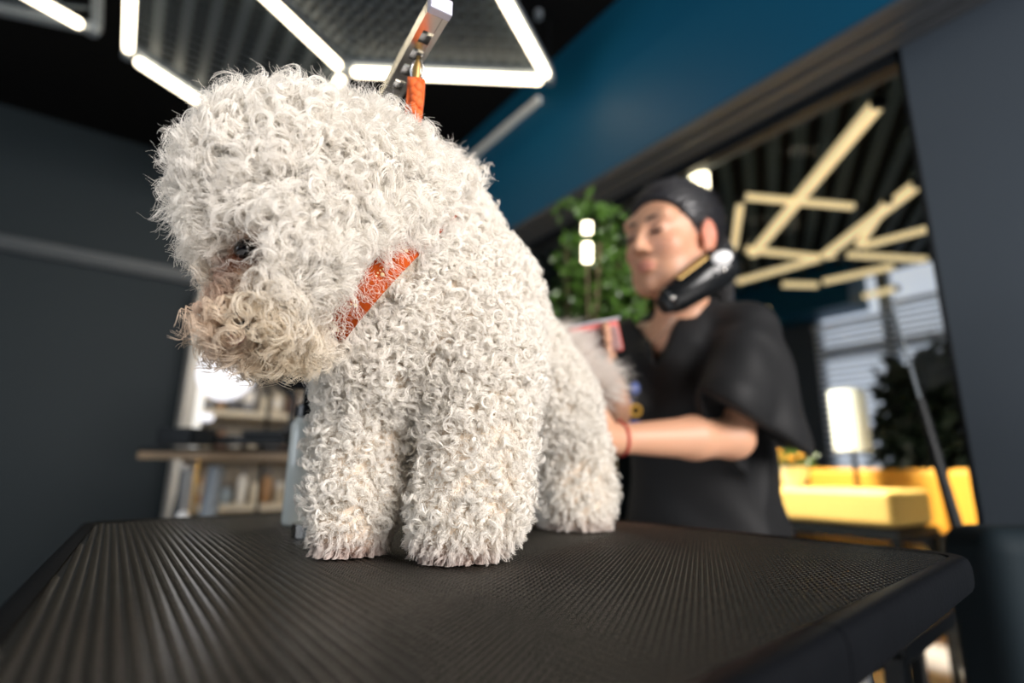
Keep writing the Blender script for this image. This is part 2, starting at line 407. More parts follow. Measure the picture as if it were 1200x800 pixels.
# window and blinds reflected in the glass, built as glowing geometry behind it
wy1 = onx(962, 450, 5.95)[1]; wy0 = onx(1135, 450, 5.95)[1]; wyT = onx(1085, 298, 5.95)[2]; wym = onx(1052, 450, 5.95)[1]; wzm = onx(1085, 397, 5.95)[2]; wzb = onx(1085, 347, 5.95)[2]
w4 = setp(MB().box2((5.93, wy0, 0.5), (6.02, wy0 + .05, wyT)).box2((5.93, wy1 - .05, 0.5), (6.02, wy1, wyT)).box2((5.93, wy0, wyT - .06), (6.02, wy1, wyT)).box2((5.93, wy0, 0.5), (6.02, wy1, 0.58)).box2((5.93, wy0, wzm - .05), (6.02, wy1, wzm + .05)).box2((5.93, wym - .05, 0.5), (6.02, wym + .05, wyT)).build('window_reflection', M['grey_metal']), kind='structure')
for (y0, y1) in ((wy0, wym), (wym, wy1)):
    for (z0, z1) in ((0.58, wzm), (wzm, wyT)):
        MB().box2((6.03, y0, z0), (6.05, y1, z1)).build('pane', M['reflection_glow'], w4)
for nm, y0, y1, zt_ in (('right', wy0 + .02, wym - .01, wzb), ('left', wym + .01, wy1 - .02, wzb - .1)):
    bl = thing('reflected_blind', 'pale slatted blind over the %s half of the window reflection built beyond the glass' % nm, 'blind', (5.88, (y0 + y1) / 2, zt_))
    MB().box2((5.85, y0, zt_ - .04), (5.9, y1, zt_)).build('headrail', M['blind'], bl)
    sl0 = MB().box((0, 0, 0), (0.05, y1 - y0, 0.004)).build('slat', M['blind']); slm = sl0.data; bpy.data.objects.remove(sl0)
    for i in range(int((zt_ - .6) / .062)):
        o = bpy.data.objects.new('slat', slm); C.objects.link(o); o.parent = bl
        o.location = (0.0, 0, -0.08 - i * 0.062); o.rotation_euler = (0, 0.35, 0)

# light bars of the far room
Z2 = 2.665
def farbar(name_label, a, b, r=0.038, dz=0.0):
    r = r * .62
    a = np.array([a[0], a[1], Z2 + dz]); b = np.array([b[0], b[1], Z2 + dz])
    t = thing('ceiling_light', name_label, 'lamp', (a + b) / 2, 'slim ceiling lights beyond the tinted glass')
    MB().bar(a, b, r * 2, r * 1.6).build('light_tube', M['tube_far'], t, bevel=0.008)
    d = (b - a) / np.linalg.norm(b - a); e = MB()
    for q in (a - d * 0.012, b + d * 0.012): MB().box(q, (0.024, r * 2.2, r * 1.9), (d, np.cross(_z, d), _z)).build('end_cap', M['black_metal'], t)
    MB().cyl((a + b) / 2 + _z * r, np.array([*((a + b) / 2)[:2], 2.88]), 0.004, n=6).build('cable', M['black_metal'], t)
def zz(u, v): p = onz(u, v, Z2); return (p[0], p[1])
farbar('longest light bar beyond the glass, rising to the top right corner', zz(1028, 122), zz(882, 298), 0.05)
farbar('diagonal light bar beyond the glass, ending at the right edge of the pane', zz(1075, 216), zz(966, 300), 0.05, 0.001)
farbar('slim upper bar of the bent light frame beyond the glass', zz(872, 230), zz(1000, 242), 0.036)
farbar('short upright-looking bar at the left of the bent light frame beyond the glass', zz(868, 236), zz(860, 290), 0.036)
farbar('slim bar beyond the glass running right from the foot of the bent frame', zz(872, 292), zz(964, 302), 0.04)
farbar('slim light bar beyond the glass, nearest the right edge below the long diagonal', zz(1088, 268), zz(1012, 288), 0.04)
farbar('short light bar beyond the glass joining the diagonal from below', zz(1040, 236), zz(1006, 288), 0.04, 0.002)
farbar('light bar beyond the glass sloping down to the left beside the dark dryer', zz(980, 297), zz(864, 330), 0.045)
farbar('slim light bar beyond the glass above the window reflection', zz(990, 298), zz(1085, 304), 0.04)
farbar('short level light bar beyond the glass, lowest on the left', zz(915, 333), zz(958, 334), 0.045)
farbar('light bar beyond the glass crossing the blue beam', zz(1048, 312), zz(965, 330), 0.045)
farbar('light bar beyond the glass low over the reflected blind', zz(1050, 338), zz(970, 357), 0.05)
farbar('tiny distant light bar beyond the glass above the sleeve', zz(898, 362), zz(922, 363), 0.05)
p = P(820, 212, 2.3); q = P(818, 222, 2.6)
t = thing('ceiling_light', 'stubby bright lamp seen end-on above the black hair', 'lamp', p)
MB().bar(p, q, 0.075, 0.075).build('light_tube', M['tube_small'], t, bevel=0.012)
MB().cyl(np.array([p[0], p[1], p[2] + 0.03]), np.array([p[0], p[1], 2.88]), 0.004, n=6).build('cable', M['black_metal'], t)

# ---- furniture beyond the glass
def bx(name, lo, hi, m, par, bev=0.0): return MB().box2(lo, hi).build(name, m, par, bevel=bev)
p0 = P(905, 572, 2.45); p1 = P(1088, 574, 2.2)
xl = 2.05
pa = onx(1090, 574, 3.05); pb = onx(897, 572, 2.62)
bench = thing('padded_bench', 'pale yellow padded counter bench on a black frame beyond the glass', 'bench', (2.85, (pa[1] + pb[1]) / 2, 0))
zt = pa[2]
bx('cushion', (2.62, pa[1], zt - 0.15), (3.05, pb[1] + 0.25, zt), M['yellow'], bench, 0.025)
bx('frame', (2.61, pa[1] - 0.01, zt - 0.195), (3.06, pb[1] + 0.26, zt - 0.155), M['black_metal'], bench)
bx('lower_cushion', (2.7, pa[1] + 0.03, zt - 0.50), (3.03, pb[1] + 0.2, zt - 0.24), M['yellow'], bench, 0.02)
for x in (2.63, 3.04):
    for y in (pa[1] + 0.005, pb[1] + 0.24):
        bx('leg', (x - 0.015, y - 0.015, 0), (x + 0.015, y + 0.015, zt - 0.195), M['black_metal'], bench)
qa = onx(1168, 552, 3.5); qb = onx(1105, 552, 3.5); qc = onx(955, 552, 3.5)
zt2 = qa[2]
def sofa(label, y0, y1):
    s = thing('banquette', label, 'sofa', (3.8, (y0 + y1) / 2, 0), 'amber banquettes beyond the glass')
    bx('backrest', (3.5, y0, zt2 - 0.32), (3.64, y1, zt2 + 0.01), M['amber'], s, 0.03)
    bx('seat', (3.64, y0, 0.36), (4.15, y1, 0.46), M['amber'], s, 0.03)
    for x in (3.53, 4.1):
        for y in (y0 + .04, y1 - .04): bx('leg', (x - .015, y - .015, 0), (x + .015, y + .015, 0.36 if x > 4 else zt2 - .3), M['black_metal'], s)
    return s
sofa('short amber banquette at the right end beyond the glass', qa[1] - 0.02, qb[1] - 0.01)
sofa('long amber banquette behind the pale yellow bench beyond the glass', qb[1] + 0.01, qc[1] + 0.05)
# potted plant on the bench
p = onx(932, 572, 2.8); p[2] = zt
pl = thing('potted_plant', 'small bushy plant in a white pot standing on the pale yellow bench', 'plant', p)
MB().lathe(p, p + _z * 0.10, [(0, 0.045), (0.1, 0.05), (1, 0.078), (1.0, 0.070), (0.85, 0.066)], 20).build('pot', M['white'], pl, smooth=True)
def leafcloud(mb, c, r, n, size, shape=(1, 1, 1), seed=1, spread=0.0):
    R = np.random.default_rng(seed)
    for _ in range(n):
        d = R.normal(size=3); d /= np.linalg.norm(d); q = np.asarray(c) + d * np.array(shape) * r * R.uniform(0.25, 1) ** 0.6
        a = R.normal(size=3); a[2] -= 0.5; a /= np.linalg.norm(a); b = np.cross(a, R.normal(size=3)); b /= np.linalg.norm(b); nn = np.cross(a, b)
        s = size * R.uniform(0.7, 1.3)
        mb.add([q, q + a * s * .35 + b * s * .28, q + a * s * .75 + b * s * .2 + nn * s * .08, q + a * s, q + a * s * .75 - b * s * .2 + nn * s * .08, q + a * s * .35 - b * s * .28, q + a * s * .5 + nn * s * .12],
               [(0, 1, 6), (1, 2, 6), (2, 3, 6), (3, 4, 6), (4, 5, 6), (5, 0, 6)])
    return mb
setp(leafcloud(MB(), p + _z * 0.14, 0.09, 160, 0.035, (1.1, 1.1, 0.6), 5).build('foliage', M['leaf'], pl), kind='stuff')
fl = MB()
for i in range(14): fl.ball(p + _z * 0.15 + rng.normal(size=3) * np.array([0.05, 0.05, 0.02]), 0.013, 8, 6)
setp(fl.build('blossom', M['amber'], pl), kind='stuff')
# white cylinder lamp, dark plant, black stand
p = onx(1000, 528, 3.28); q = onx(997, 458, 3.28)
lm = thing('table_lamp', 'white cylindrical lamp shade standing in front of the reflected blind beyond the glass', 'lamp', (p[0], p[1], zt))
rr = 0.09
MB().lathe(p, np.array([p[0], p[1], q[2]]), [(0, rr), (1, rr), (1, rr - .004), (0, rr - .004)], 24, cap=False).build('lamp_shade', mat('lamp_shade_white', (0.75, 0.8, 0.76), 0.7, emit=(0.85, 0.95, 0.88), estr=0.10), lm, smooth=True)
MB().cyl((p[0], p[1], 0.0), (p[0], p[1], p[2] + 0.05), 0.012).build('pole', M['black_metal'], lm)
MB().cyl((p[0], p[1], 0.0), (p[0], p[1], 0.02), 0.11).build('base', M['black_metal'], lm)
lm.location[2] = 0
for ch in lm.children: ch.location[2] += 0
for ch in lm.children: ch.data.transform(Matrix.Translation((0, 0, zt)))
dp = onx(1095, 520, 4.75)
pt = thing('tall_plant', 'dark tall leafy plant silhouetted against the reflected blind beyond the glass', 'plant', (dp[0], dp[1], 0))
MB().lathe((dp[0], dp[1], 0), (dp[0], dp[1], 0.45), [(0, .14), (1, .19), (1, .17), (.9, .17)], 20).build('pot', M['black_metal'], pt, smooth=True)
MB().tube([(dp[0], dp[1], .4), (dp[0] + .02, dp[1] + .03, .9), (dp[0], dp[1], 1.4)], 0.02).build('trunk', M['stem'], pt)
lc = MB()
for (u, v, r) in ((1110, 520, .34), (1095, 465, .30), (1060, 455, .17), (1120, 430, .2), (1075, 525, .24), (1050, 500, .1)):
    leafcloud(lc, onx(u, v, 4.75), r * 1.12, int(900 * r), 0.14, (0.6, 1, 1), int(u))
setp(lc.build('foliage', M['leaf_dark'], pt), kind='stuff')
a = onx(1128, 640, 1.62); b = onx(1042, 345, 1.62)
st = thing('stand', 'slender black pole stand leaning in front of the glass', 'stand', (a[0], a[1], 0))
d = (b - a); foot = a.copy()
foot = np.array([foot[0], foot[1], 0.0]); st.location = foot
MB().tube([foot + _z * 0.01, a, a + d * 0.55], [0.014, 0.014, 0.010], 10).build('pole', M['black_metal'], st)
MB().tube([a + d * 0.55, b], 0.004, 8).build('rod', M['grey_metal'], st)
MB().cyl(foot, foot + _z * 0.012, 0.09, n=24).build('base', M['black_metal'], st)

# ---- big plant in the near room, between the dog and the woman, in front of the glass
pc = P(692, 330, 1.75)
bp_ = thing('tall_plant', 'bushy green plant in front of the glass, left of the woman', 'plant', (pc[0], pc[1], 0))
MB().lathe((pc[0], pc[1], 0), (pc[0], pc[1], 0.5), [(0, .13), (1, .18), (1, .16), (.9, .16)], 24).build('pot', M['black_metal'], bp_, smooth=True)
for i in range(5):
    a = 2 * math.pi * i / 5
    MB().tube([(pc[0] + .03 * math.cos(a), pc[1] + .03 * math.sin(a), .45), (pc[0] + .07 * math.cos(a), pc[1] + .07 * math.sin(a), 1.0), (pc[0] + .09 * math.cos(a + .5), pc[1] + .09 * math.sin(a + .5), 1.6)], 0.007).build('stem', M['stem'], bp_)
lc = MB(); j = 0
for (u, v, D, r, n) in ((692, 400, 1.75, .15, 330), (700, 345, 1.75, .14, 300), (690, 295, 1.75, .105, 150), (720, 300, 1.8, .11, 170), (715, 400, 1.7, .13, 200), (668, 350, 1.75, .08, 70), (730, 360, 1.75, .1, 130),
                        (655, 245, 1.75, .022, 8), (682, 240, 1.75, .028, 12), (715, 250, 1.75, .04, 22), (672, 300, 1.75, .06, 34), (735, 262, 1.8, .035, 14), (690, 262, 1.78, .05, 20)):
    j += 1; leafcloud(lc, P(u, v, D), r, n, 0.042, (1, 1, 1), j)
setp(lc.build('foliage', M['leaf'], bp_), kind='stuff')
for i, (u, v) in enumerate(((688, 267), (688, 296))):
    a = P(u, v - (7 if i == 0 else 12), 1.55); b = P(u, v + (7 if i == 0 else 12), 1.55)
    t = thing('warm_lamp', ('upper, shorter' if i == 0 else 'lower, longer') + ' glowing warm lamp in front of the green plant', 'lamp', b)
    MB().lathe(a, b, [(0, .006), (.05, .014), (.95, .014), (1, .006)], 16).build('bulb', M['tube_small'], t, smooth=True)
    if i == 0:
        MB().cyl(b, P(688, 284, 1.55), 0.003, n=6).build('socket', M['black_metal'], t)
    else:
        MB().cyl(b, (b[0], b[1], 0.02), 0.004, n=8).build('pole', M['stem'], t); MB().cyl((b[0], b[1], 0), (b[0], b[1], 0.02), 0.07, n=20).build('base', M['black_metal'], t)

# ---- hexagonal ceiling lights with wire grids
ZL = 2.665; s_ = 0.93
h2 = lambda x, y: np.array([x, y, ZL])
Cn = h2(0.60, 2.19); P0 = Cn + s_ * h2(-.866, -.5) * [1, 1, 0]; N_ = Cn + np.array([0, s_, 0]); A_ = P0 + np.array([0, s_, 0])
D_ = Cn + s_ * np.array([.84, -.545, 0]); E_ = D_ + (P0 - Cn)
def lamp_fixture(label, loc, edges, rh, frames=()):
    t = thing('ceiling_light', label, 'lamp', loc)
    for a, b in edges:
        d = (b - a) / np.linalg.norm(b - a)
        MB().lathe(a + d * 0.035, b - d * 0.035, [(0, .011), (0.012, .0185), (.988, .0185), (1, .011)], 14).build('light_tube', M['tube'], t, smooth=True)
    nodes = {tuple(np.round(p, 3)) for e in edges for p in e}
    for p in nodes:
        MB().cyl(np.array(p) - _z * .012, np.array(p) + _z * .03, 0.024, n=14).build('connector', M['grey_metal'], t)
        MB().cyl(np.array(p) + _z * .03, (p[0], p[1], CEIL), 0.002, n=6).build('cable', M['black_metal'], t)
    for (o, e1, e2, gx, pitch, wd, pitch2, wd2) in rh:
        # square grid clipped to the rhombus o, o+e1, o+e1+e2, o+e2
        gx = gx / np.linalg.norm(gx); gy = np.array([-gx[1], gx[0], 0]); mb = MB()
        cor = [o, o + e1, o + e1 + e2, o + e2]
        for ga, gb, pitch, wd in ((gx, gy, pitch, wd), (gy, gx, pitch2, wd2)):
            lo = min(c @ gb for c in cor); hi = max(c @ gb for c in cor); q = lo + pitch * 0.5
            while q < hi:
                xs = []
                for i in range(4):
                    a, b = cor[i], cor[(i + 1) % 4]; fa, fb = a @ gb - q, b @ gb - q
                    if (fa < 0) != (fb < 0): xs.append((a + (b - a) * fa / (fa - fb)) @ ga)
                if len(xs) == 2:
                    a = ga * xs[0] + gb * q; b = ga * xs[1] + gb * q; a[2] = b[2] = ZL + 0.055
                    if np.linalg.norm(b - a) > 0.02: mb.box((a + b) / 2, (np.linalg.norm(b - a), wd, 0.006), (ga, gb, _z))
                q += pitch
        mb.build('grid_panel', M['mesh_metal'], t)
        for i in range(4):
            a, b = cor[i] + _z * .045, cor[(i + 1) % 4] + _z * .045
            MB().bar(a, b, 0.035, 0.035).build('frame_rail', M['grey_metal'], t)
    return t
lamp_fixture('large angular ceiling light of white tubes with two dark wire grids above the dog', (0.4, 2.0, ZL),
             [(Cn, P0), (Cn, N_), (N_, A_), (A_, P0), (Cn, D_), (D_, E_)],
             [(P0 + 0, Cn - P0, np.array([0, s_, 0]), np.array([0, 1., 0]), 0.095, 0.040, 0.05, 0.007), (Cn + 0, P0 - Cn, D_ - Cn, D_ - Cn, 0.060, 0.028, 0.060, 0.028)])
G1 = h2(-0.32, 2.62)
t2 = lamp_fixture('framed ceiling light with one tube at the top left corner', G1 + np.array([-0.4, 0, 0]),
             [(G1 + np.array([-.86, -.36, 0]), G1 + np.array([-.01, -.04, 0]))],
             [(G1 + 0, np.array([-.86, .28, 0]), np.array([0.02, -s_, 0]), np.array([.5, .866, 0]), 0.16, 0.008, 0.16, 0.008)])
p = onz(631, 18, 2.98)
dl = thing('ceiling_spot', 'tiny round fitting on the black ceiling right of the light tubes', 'lamp', (p[0], p[1], 2.97))
MB().cyl((p[0], p[1], 2.965), (p[0], p[1], 3.0), 0.018, n=16).build('housing', M['grey_metal'], dl)

# ---- far left: shelving unit against the far wall, ring lamp, second work table
YS = 3.72
sa = ony(214, 480, YS); sb = ony(520, 480, YS)
x0, x1 = sa[0], sb[0]
zs = [ony(280, v, YS)[2] for v in (428, 481, 531, 591, 640)]
zs = [zs[0] + (zs[0] - zs[1])] + zs + [0.08]
sh = thing('shelving_unit', 'tall pale shelving unit full of bottles and jars against the far wall', 'shelf', ((x0 + x1) / 2, YS + .15, 0))
bx('side_panel', (x0, YS, 0), (x0 + .06, YS + .35, zs[0] + .2), M['offwhite'], sh)
bx('side_panel', (x1 - .03, YS, 0), (x1, YS + .35, zs[0] + .2), M['offwhite'], sh)
bx('back_panel', (x0 + .06, YS + .33, 0.0), (x1 - .03, YS + .35, zs[0] + .2), mat('shelf_back', (0.34, 0.30, 0.24), 0.7), sh)
setp(bx('led_strip', (x0 + .062, YS - .012, 0.95), (x0 + .10, YS - .001, 1.75), M['led'], sh), 'glowing vertical light strip')
for z in zs: bx('shelf_board', (x0 + .06, YS, z - .035), (x1 - .03, YS + .33, z), M['beige'], sh)
pal = [(0.80, 0.70, 0.53), (0.62, 0.52, 0.37), (0.85, 0.80, 0.71), (0.28, 0.14, 0.08), (0.55, 0.06, 0.11), (0.10, 0.10, 0.11), (0.30, 0.36, 0.40), (0.46, 0.26, 0.12)]
wts = [6, 4, 4, 2, 1, 2, 1.5, 1.5]
pn = ['cream', 'tan', 'white', 'brown', 'crimson', 'black', 'grey-blue', 'amber']
pm = [mat('container_' + n.replace('-', '_'), c, 0.4) for n, c in zip(pn, pal)]
ordn = ['first', 'second', 'third', 'fourth', 'fifth', 'sixth', 'seventh', 'eighth', 'ninth', 'tenth', 'eleventh', 'twelfth', 'thirteenth', 'fourteenth', 'fifteenth', 'sixteenth', 'seventeenth', 'eighteenth', 'nineteenth', 'twentieth', 'twenty-first', 'twenty-second', 'twenty-third', 'twenty-fourth']
rown = ['top', 'upper', 'second', 'third', 'fourth', 'lowest']
for si, z in enumerate(zs[:5]):
    x = x0 + .11; cnt = 0
    top = (zs[si - 1] - z - 0.05) if si else 0.2
    while x < x1 - .12 and x < x0 + 1.5:
        ci = rnd.choices(range(8), wts)[0]; kind = rnd.choice(('bottle', 'jar', 'box')); w = rnd.uniform(.05, .085); hgt = min(rnd.uniform(.12, .24), top - .01) * (0.6 if kind == 'jar' else 1)
        hgt = max(hgt, 0.06)
        c = np.array([x + w / 2, YS + rnd.uniform(.08, .16), z + 0.001])
        lab = {'bottle': '%s bottle with a narrow neck', 'jar': '%s round jar with a lid', 'box': '%s upright carton'}[kind] % pn[ci] + ', %s from the left on the %s shelf board' % (ordn[cnt], rown[si]); cnt += 1
        t = thing('product_' + kind, lab, kind, c, 'grooming products on the %s shelf board' % rown[si])
        if kind == 'bottle':
            MB().lathe(c, c + _z * hgt * .8, [(0, w * .42), (.05, w * .46), (.82, w * .46), (1, w * .18)], 14).build('body', pm[ci], t, smooth=True)
            MB().cyl(c + _z * hgt * .8, c + _z * hgt, w * .2, n=10).build('cap', pm[5], t)
        elif kind == 'jar':
            MB().cyl(c, c + _z * hgt * .75, w * .5, n=14).build('body', pm[ci], t); MB().cyl(c + _z * hgt * .75, c + _z * hgt, w * .52, n=14).build('lid', pm[rnd.choice((2, 5, 0))], t)
        else:
            MB().box(c + _z * hgt / 2, (w, .06, hgt)).build('body', pm[ci], t); MB().box(c + _z * hgt * .55 - np.array([0, .031, 0]), (w * .8, .002, hgt * .4)).build('label_panel', pm[rnd.choice((0, 2, 1))], t)
        x += w + rnd.uniform(.008, .03)

# work table in front of the shelves
tl = P(163, 524, 2.0); ztab = tl[2]
tr = onz(345, 524, ztab)
dvec = (tr - tl); dvec[2] = 0; dl_ = np.linalg.norm(dvec); dvec /= dl_; nv = np.array([-dvec[1], dvec[0], 0]); 
wt = thing('work_table', 'slim dark worktable on a metal column standing before the shelves', 'table', tl + dvec * .35 + nv * .2 - np.array([0, 0, ztab]))
cc = tl + dvec * (dl_ / 2) + nv * 0.2
MB().box(cc - _z * .008, (dl_, .4, .016), (dvec, nv, _z)).build('tabletop', M['black_metal'], wt)
MB().box(cc - _z * .028, (dl_, .4, .024), (dvec, nv, _z)).build('table_board', mat('table_underboard', (0.33, 0.23, 0.14), 0.5), wt)
cb = P(222, 560, 2.05); cb = np.array([cb[0], cb[1], 0])
MB().cyl(cb + _z * .02, cb + _z * (ztab - .04), .035, n=18).build('column', M['steel'], wt, smooth=False)
MB().tube([cb + _z * .25 + dvec * .02, cb + _z * .5 + dvec * .09, cb + _z * (ztab - .06) + dvec * .13], .03, 12).build('lift_cylinder', M['grey_metal'], wt, smooth=True)
MB().tube([cb + _z * .2 - dvec * .05, cb + _z * .55 - dvec * .07, cb + _z * (ztab - .1) - dvec * .02], .016, 10).build('hose', M['steel'], wt, smooth=True)
MB().ball(P(214, 606, 1.98), .022).build('knob', M['white'], wt, smooth=True)
MB().ball(P(217, 545, 2.0), .018).build('knob', M['steel'], wt, smooth=True)
MB().cyl(cb, cb + _z * .03, .28, n=32).build('base', M['black_metal'], wt)
p = onz(178, 520, ztab) + nv * .12
t = thing('tool_tray', 'black tool tray at the left end of the distant worktable', 'tray', p)
MB().box(p + _z * .005, (.14, .1, .01), (dvec, nv, _z)).build('tray_base', M['black_metal'], t)
for s1, s2, w1, w2 in ((0, -1, .14, .008), (0, 1, .14, .008), (-1, 0, .008, .1), (1, 0, .008, .1)):
    MB().box(p + dvec * .066 * s1 + nv * .046 * s2 + _z * .03, (w1, w2, .05), (dvec, nv, _z)).build('rim', M['black_metal'], t)
p = onz(225, 520, ztab) + nv * .14
t = thing('clipper', 'black clipper lying in the middle of the distant worktable', 'clipper', p)
MB().lathe(p + _z * .018 - dvec * .06, p + _z * .018 + dvec * .07, [(0, .008), (.1, .016), (.6, .017), (.85, .014), (1, .012)], 12).build('body', M['gloss_black'], t, smooth=True)
MB().box(p + _z * .018 + dvec * .08, (.02, .03, .008), (dvec, nv, _z)).build('blade', M['steel'], t)
p = onz(285, 520, ztab) + nv * .12
t = thing('towel', 'folded dark towel at the right of the distant worktable', 'towel', p)
for i in range(3): MB().box(p + _z * (.008 + i * .015), (.17 - i * .006, .11, .014), (dvec, nv, _z)).build('fold', M['black_metal'], t, bevel=.005)

# ring lamp
rc = P(265, 435, 2.25); back = -FW
rl = thing('ring_lamp', 'round glowing white lamp hanging before the shelves under the dog\'s muzzle', 'lamp', rc)
fwd = np.array([-FW[0], -FW[1], 0]); fwd /= np.linalg.norm(fwd)
MB().lathe(rc - fwd * .012, rc + fwd * .012, [(0, .10), (.2, .118), (.8, .118), (1, .112)], 36).build('diffuser', M['ring'], rl, smooth=True)
MB().lathe(rc - fwd * .03, rc - fwd * .013, [(0, .06), (.3, .121), (1, .123)], 36).build('housing', M['white'], rl, smooth=True)
base = np.array([rc[0] + .25, rc[1] + .35, 0])
MB().tube([base + _z * .02, np.array([base[0], base[1], 1.25]), rc + np.array([.15, .2, .12]), rc - fwd * .03], .009, 8).build('arm', M['black_metal'], rl)
MB().cyl(base, base + _z * .02, .12, n=20).build('base', M['black_metal'], rl)
bl_ = P(242, 489, 2.3)
t = thing('bulb_lamp', 'small white glowing lamp below the round lamp', 'lamp', bl_)
MB().ball(bl_, (.03, .03, .02), 16, 10).build('diffuser', M['ring'], t, smooth=True)
MB().cyl(bl_ - _z * .1, bl_ - _z * .016, .008, n=10).build('neck', M['black_metal'], t)
# pieces of dark kit seen under the dog's beard
p = P(325, 452, 1.9)
t = thing('dryer_arm', 'black jointed dryer arm behind the dog\'s beard', 'dryer', p)
MB().tube([P(300, 438, 1.9), P(322, 440, 1.9), P(345, 462, 1.9)], [.03, .024, .02], 12).build('arm', M['black_metal'], t)
MB().ball(P(338, 440, 1.88), .032).build('joint', M['gloss_black'], t, smooth=True)
p2 = P(345, 462, 1.9)
MB().cyl(p2, (p2[0], p2[1], ztab), .012, n=10).build('pole', M['black_metal'], t)

# ---- near right: teal chair and black metal trolley frame
xr = _r0; xf = _f0
def Y(r, f, z): return xr * r + xf * f + _z * z
tc_ = thing('armchair', 'dark teal upholstered armchair at the bottom right, beside the table', 'chair', Y(1.10, 1.12, 0))
e = P(1162, 620, .74); eh = Y(0, 0, 0)
er, ef = e @ xr, e @ xf
MB().box(Y(er + .24, ef + .06, e[2] - .22), (.48, .11, .44), (xr, xf, _z)).build('backrest', M['teal'], tc_, bevel=.035, seg=4)
MB().box(Y(er + .27, ef - .20, .40), (.46, .40, .13), (xr, xf, _z)).build('seat', M['teal'], tc_, bevel=.03, seg=3)
for s in (0.04, 0.48):
    MB().box(Y(er + s, ef - .18, .50), (.07, .42, .18), (xr, xf, _z)).build('armrest', M['teal'], tc_, bevel=.025, seg=3)
    for q in (.02, -.38): MB().cyl(Y(er + s, ef + q, 0), Y(er + s, ef + q, .36), .012, .018, n=12).build('leg', M['black_metal'], tc_)
c1 = P(1048, 768, .86); c2 = onz(1128, 709, c1[2]); w_ = np.cross(_z, c2 - c1); w_ /= np.linalg.norm(w_)
fr = thing('stool_frame', 'black square-tube metal stool frame beneath the right end of the grooming table', 'stool', [*(((c1 + c2) / 2)[:2]), 0])
q1, q2 = c1 + w_ * .10, c2 + w_ * .10
if (q1 @ xf) < (c1 @ xf): pass
for a, b in ((c1, c2), (q1, q2), (c1, q1), (c2, q2)): MB().bar(a, b, .028, .028).build('top_rail', M['black_metal'], fr, bevel=.003)
for a in (c1, c2, q1, q2): MB().bar(a - _z * .0, np.array([a[0], a[1], 0.0]), .028, .028).build('leg', M['black_metal'], fr, bevel=.003)
for a, b in ((c1, c2), (q1, q2)): MB().bar(np.array([a[0], a[1], .15]), np.array([b[0], b[1], .15]), .02, .02).build('stretcher', M['black_metal'], fr)

# ================================================================== THE GROOMING TABLE
TZ = 0.85
def rounded(poly, rs, n=8):
    out = []
    m = len(poly)
    for i in range(m):
        p = np.array(poly[i], float); a = np.array(poly[i - 1], float) - p; b = np.array(poly[(i + 1) % m], float) - p
        la, lb = np.linalg.norm(a), np.linalg.norm(b); a /= la; b /= lb; r = rs[i]
        th = math.acos(np.clip(a @ b, -1, 1)); t = r / math.tan(th / 2); c = p + (a + b) / np.linalg.norm(a + b) * r / math.sin(th / 2)
        s, e_ = p + a * t - c, p + b * t - c
        for k in range(n + 1):
            w = k / n; ang = (math.pi - th)
            q = (math.sin((1 - w) * ang) * s + math.sin(w * ang) * e_) / math.sin(ang); out.append(c + q)
    return out
corners = [(-.037, .092), (.603, .180), (.565, .955), (-.012, .825)]
gt = thing('grooming_table', 'black rubber-topped dog grooming table filling the foreground', 'table', (.28, .5, 0))
outl = rounded(corners, [.02, .028, .03, .02])
def inset(k): return [(-.037 + k, .092 + k), (.603 - k, .180 + k), (.565 - k, .955 - k * 1.1), (-.012 + k, .825 - k)]
inner = rounded(inset(.0035), [.018, .025, .027, .018])
MB().prism(inner, TZ - .006, TZ - .0012).build('mat_base', M['rubber'], gt)
MB().prism(rounded(inset(.006), [.015, .022, .024, .015]), TZ - .0255, TZ - .007).build('table_board', M['wood'], gt)
# raised studs of the mat
def inside(x, y, poly):
    c = np.zeros(x.shape, bool); n = len(poly)
    for i in range(n):
        x1, y1 = poly[i - 1]; x2, y2 = poly[i]
        with np.errstate(divide='ignore', invalid='ignore'):
            c ^= ((y1 > y) != (y2 > y)) & (x < (x2 - x1) * (y - y1) / (y2 - y1) + x1)
    return c
dx, dy = .0058, .0042
gx, gy = np.meshgrid(np.arange(-.03, .6, dx), np.arange(.09, .95, dy), indexing='ij')
inn2 = rounded(inset(.0065), [.015, .022, .024, .015])
k_ = inside(gx, gy, inn2); gx, gy = gx[k_], gy[k_]; n_ = len(gx)
jit = rng.normal(0, .00006, (n_, 2)); gx = gx + jit[:, 0]; gy = gy + jit[:, 1]
hh = .0013 + rng.normal(0, .00005, n_)
bo = np.array([(-.5, -.5), (.5, -.5), (.5, .5), (-.5, .5)])
Vb = np.stack([gx[:, None] + bo[:, 0] * dx * .80, gy[:, None] + bo[:, 1] * dy * .66, np.full((n_, 4), TZ - .0013)], -1)
Vt = np.stack([gx[:, None] + bo[:, 0] * dx * .36, gy[:, None] + bo[:, 1] * dy * .26, np.repeat((TZ - .0013 + hh)[:, None], 4, 1)], -1)
V = np.concatenate([Vb, Vt], 1).reshape(-1, 3); b0 = np.arange(n_)[:, None] * 8
Q = np.concatenate([b0 + np.array(q) for q in ((4, 5, 6, 7), (0, 1, 5, 4), (1, 2, 6, 5), (2, 3, 7, 6), (3, 0, 4, 7))])
o, _, _ = raw_obj('mat_studs', V, Q, M['rubber'], gt, smooth=False, relax=0); setp(o, kind='stuff')
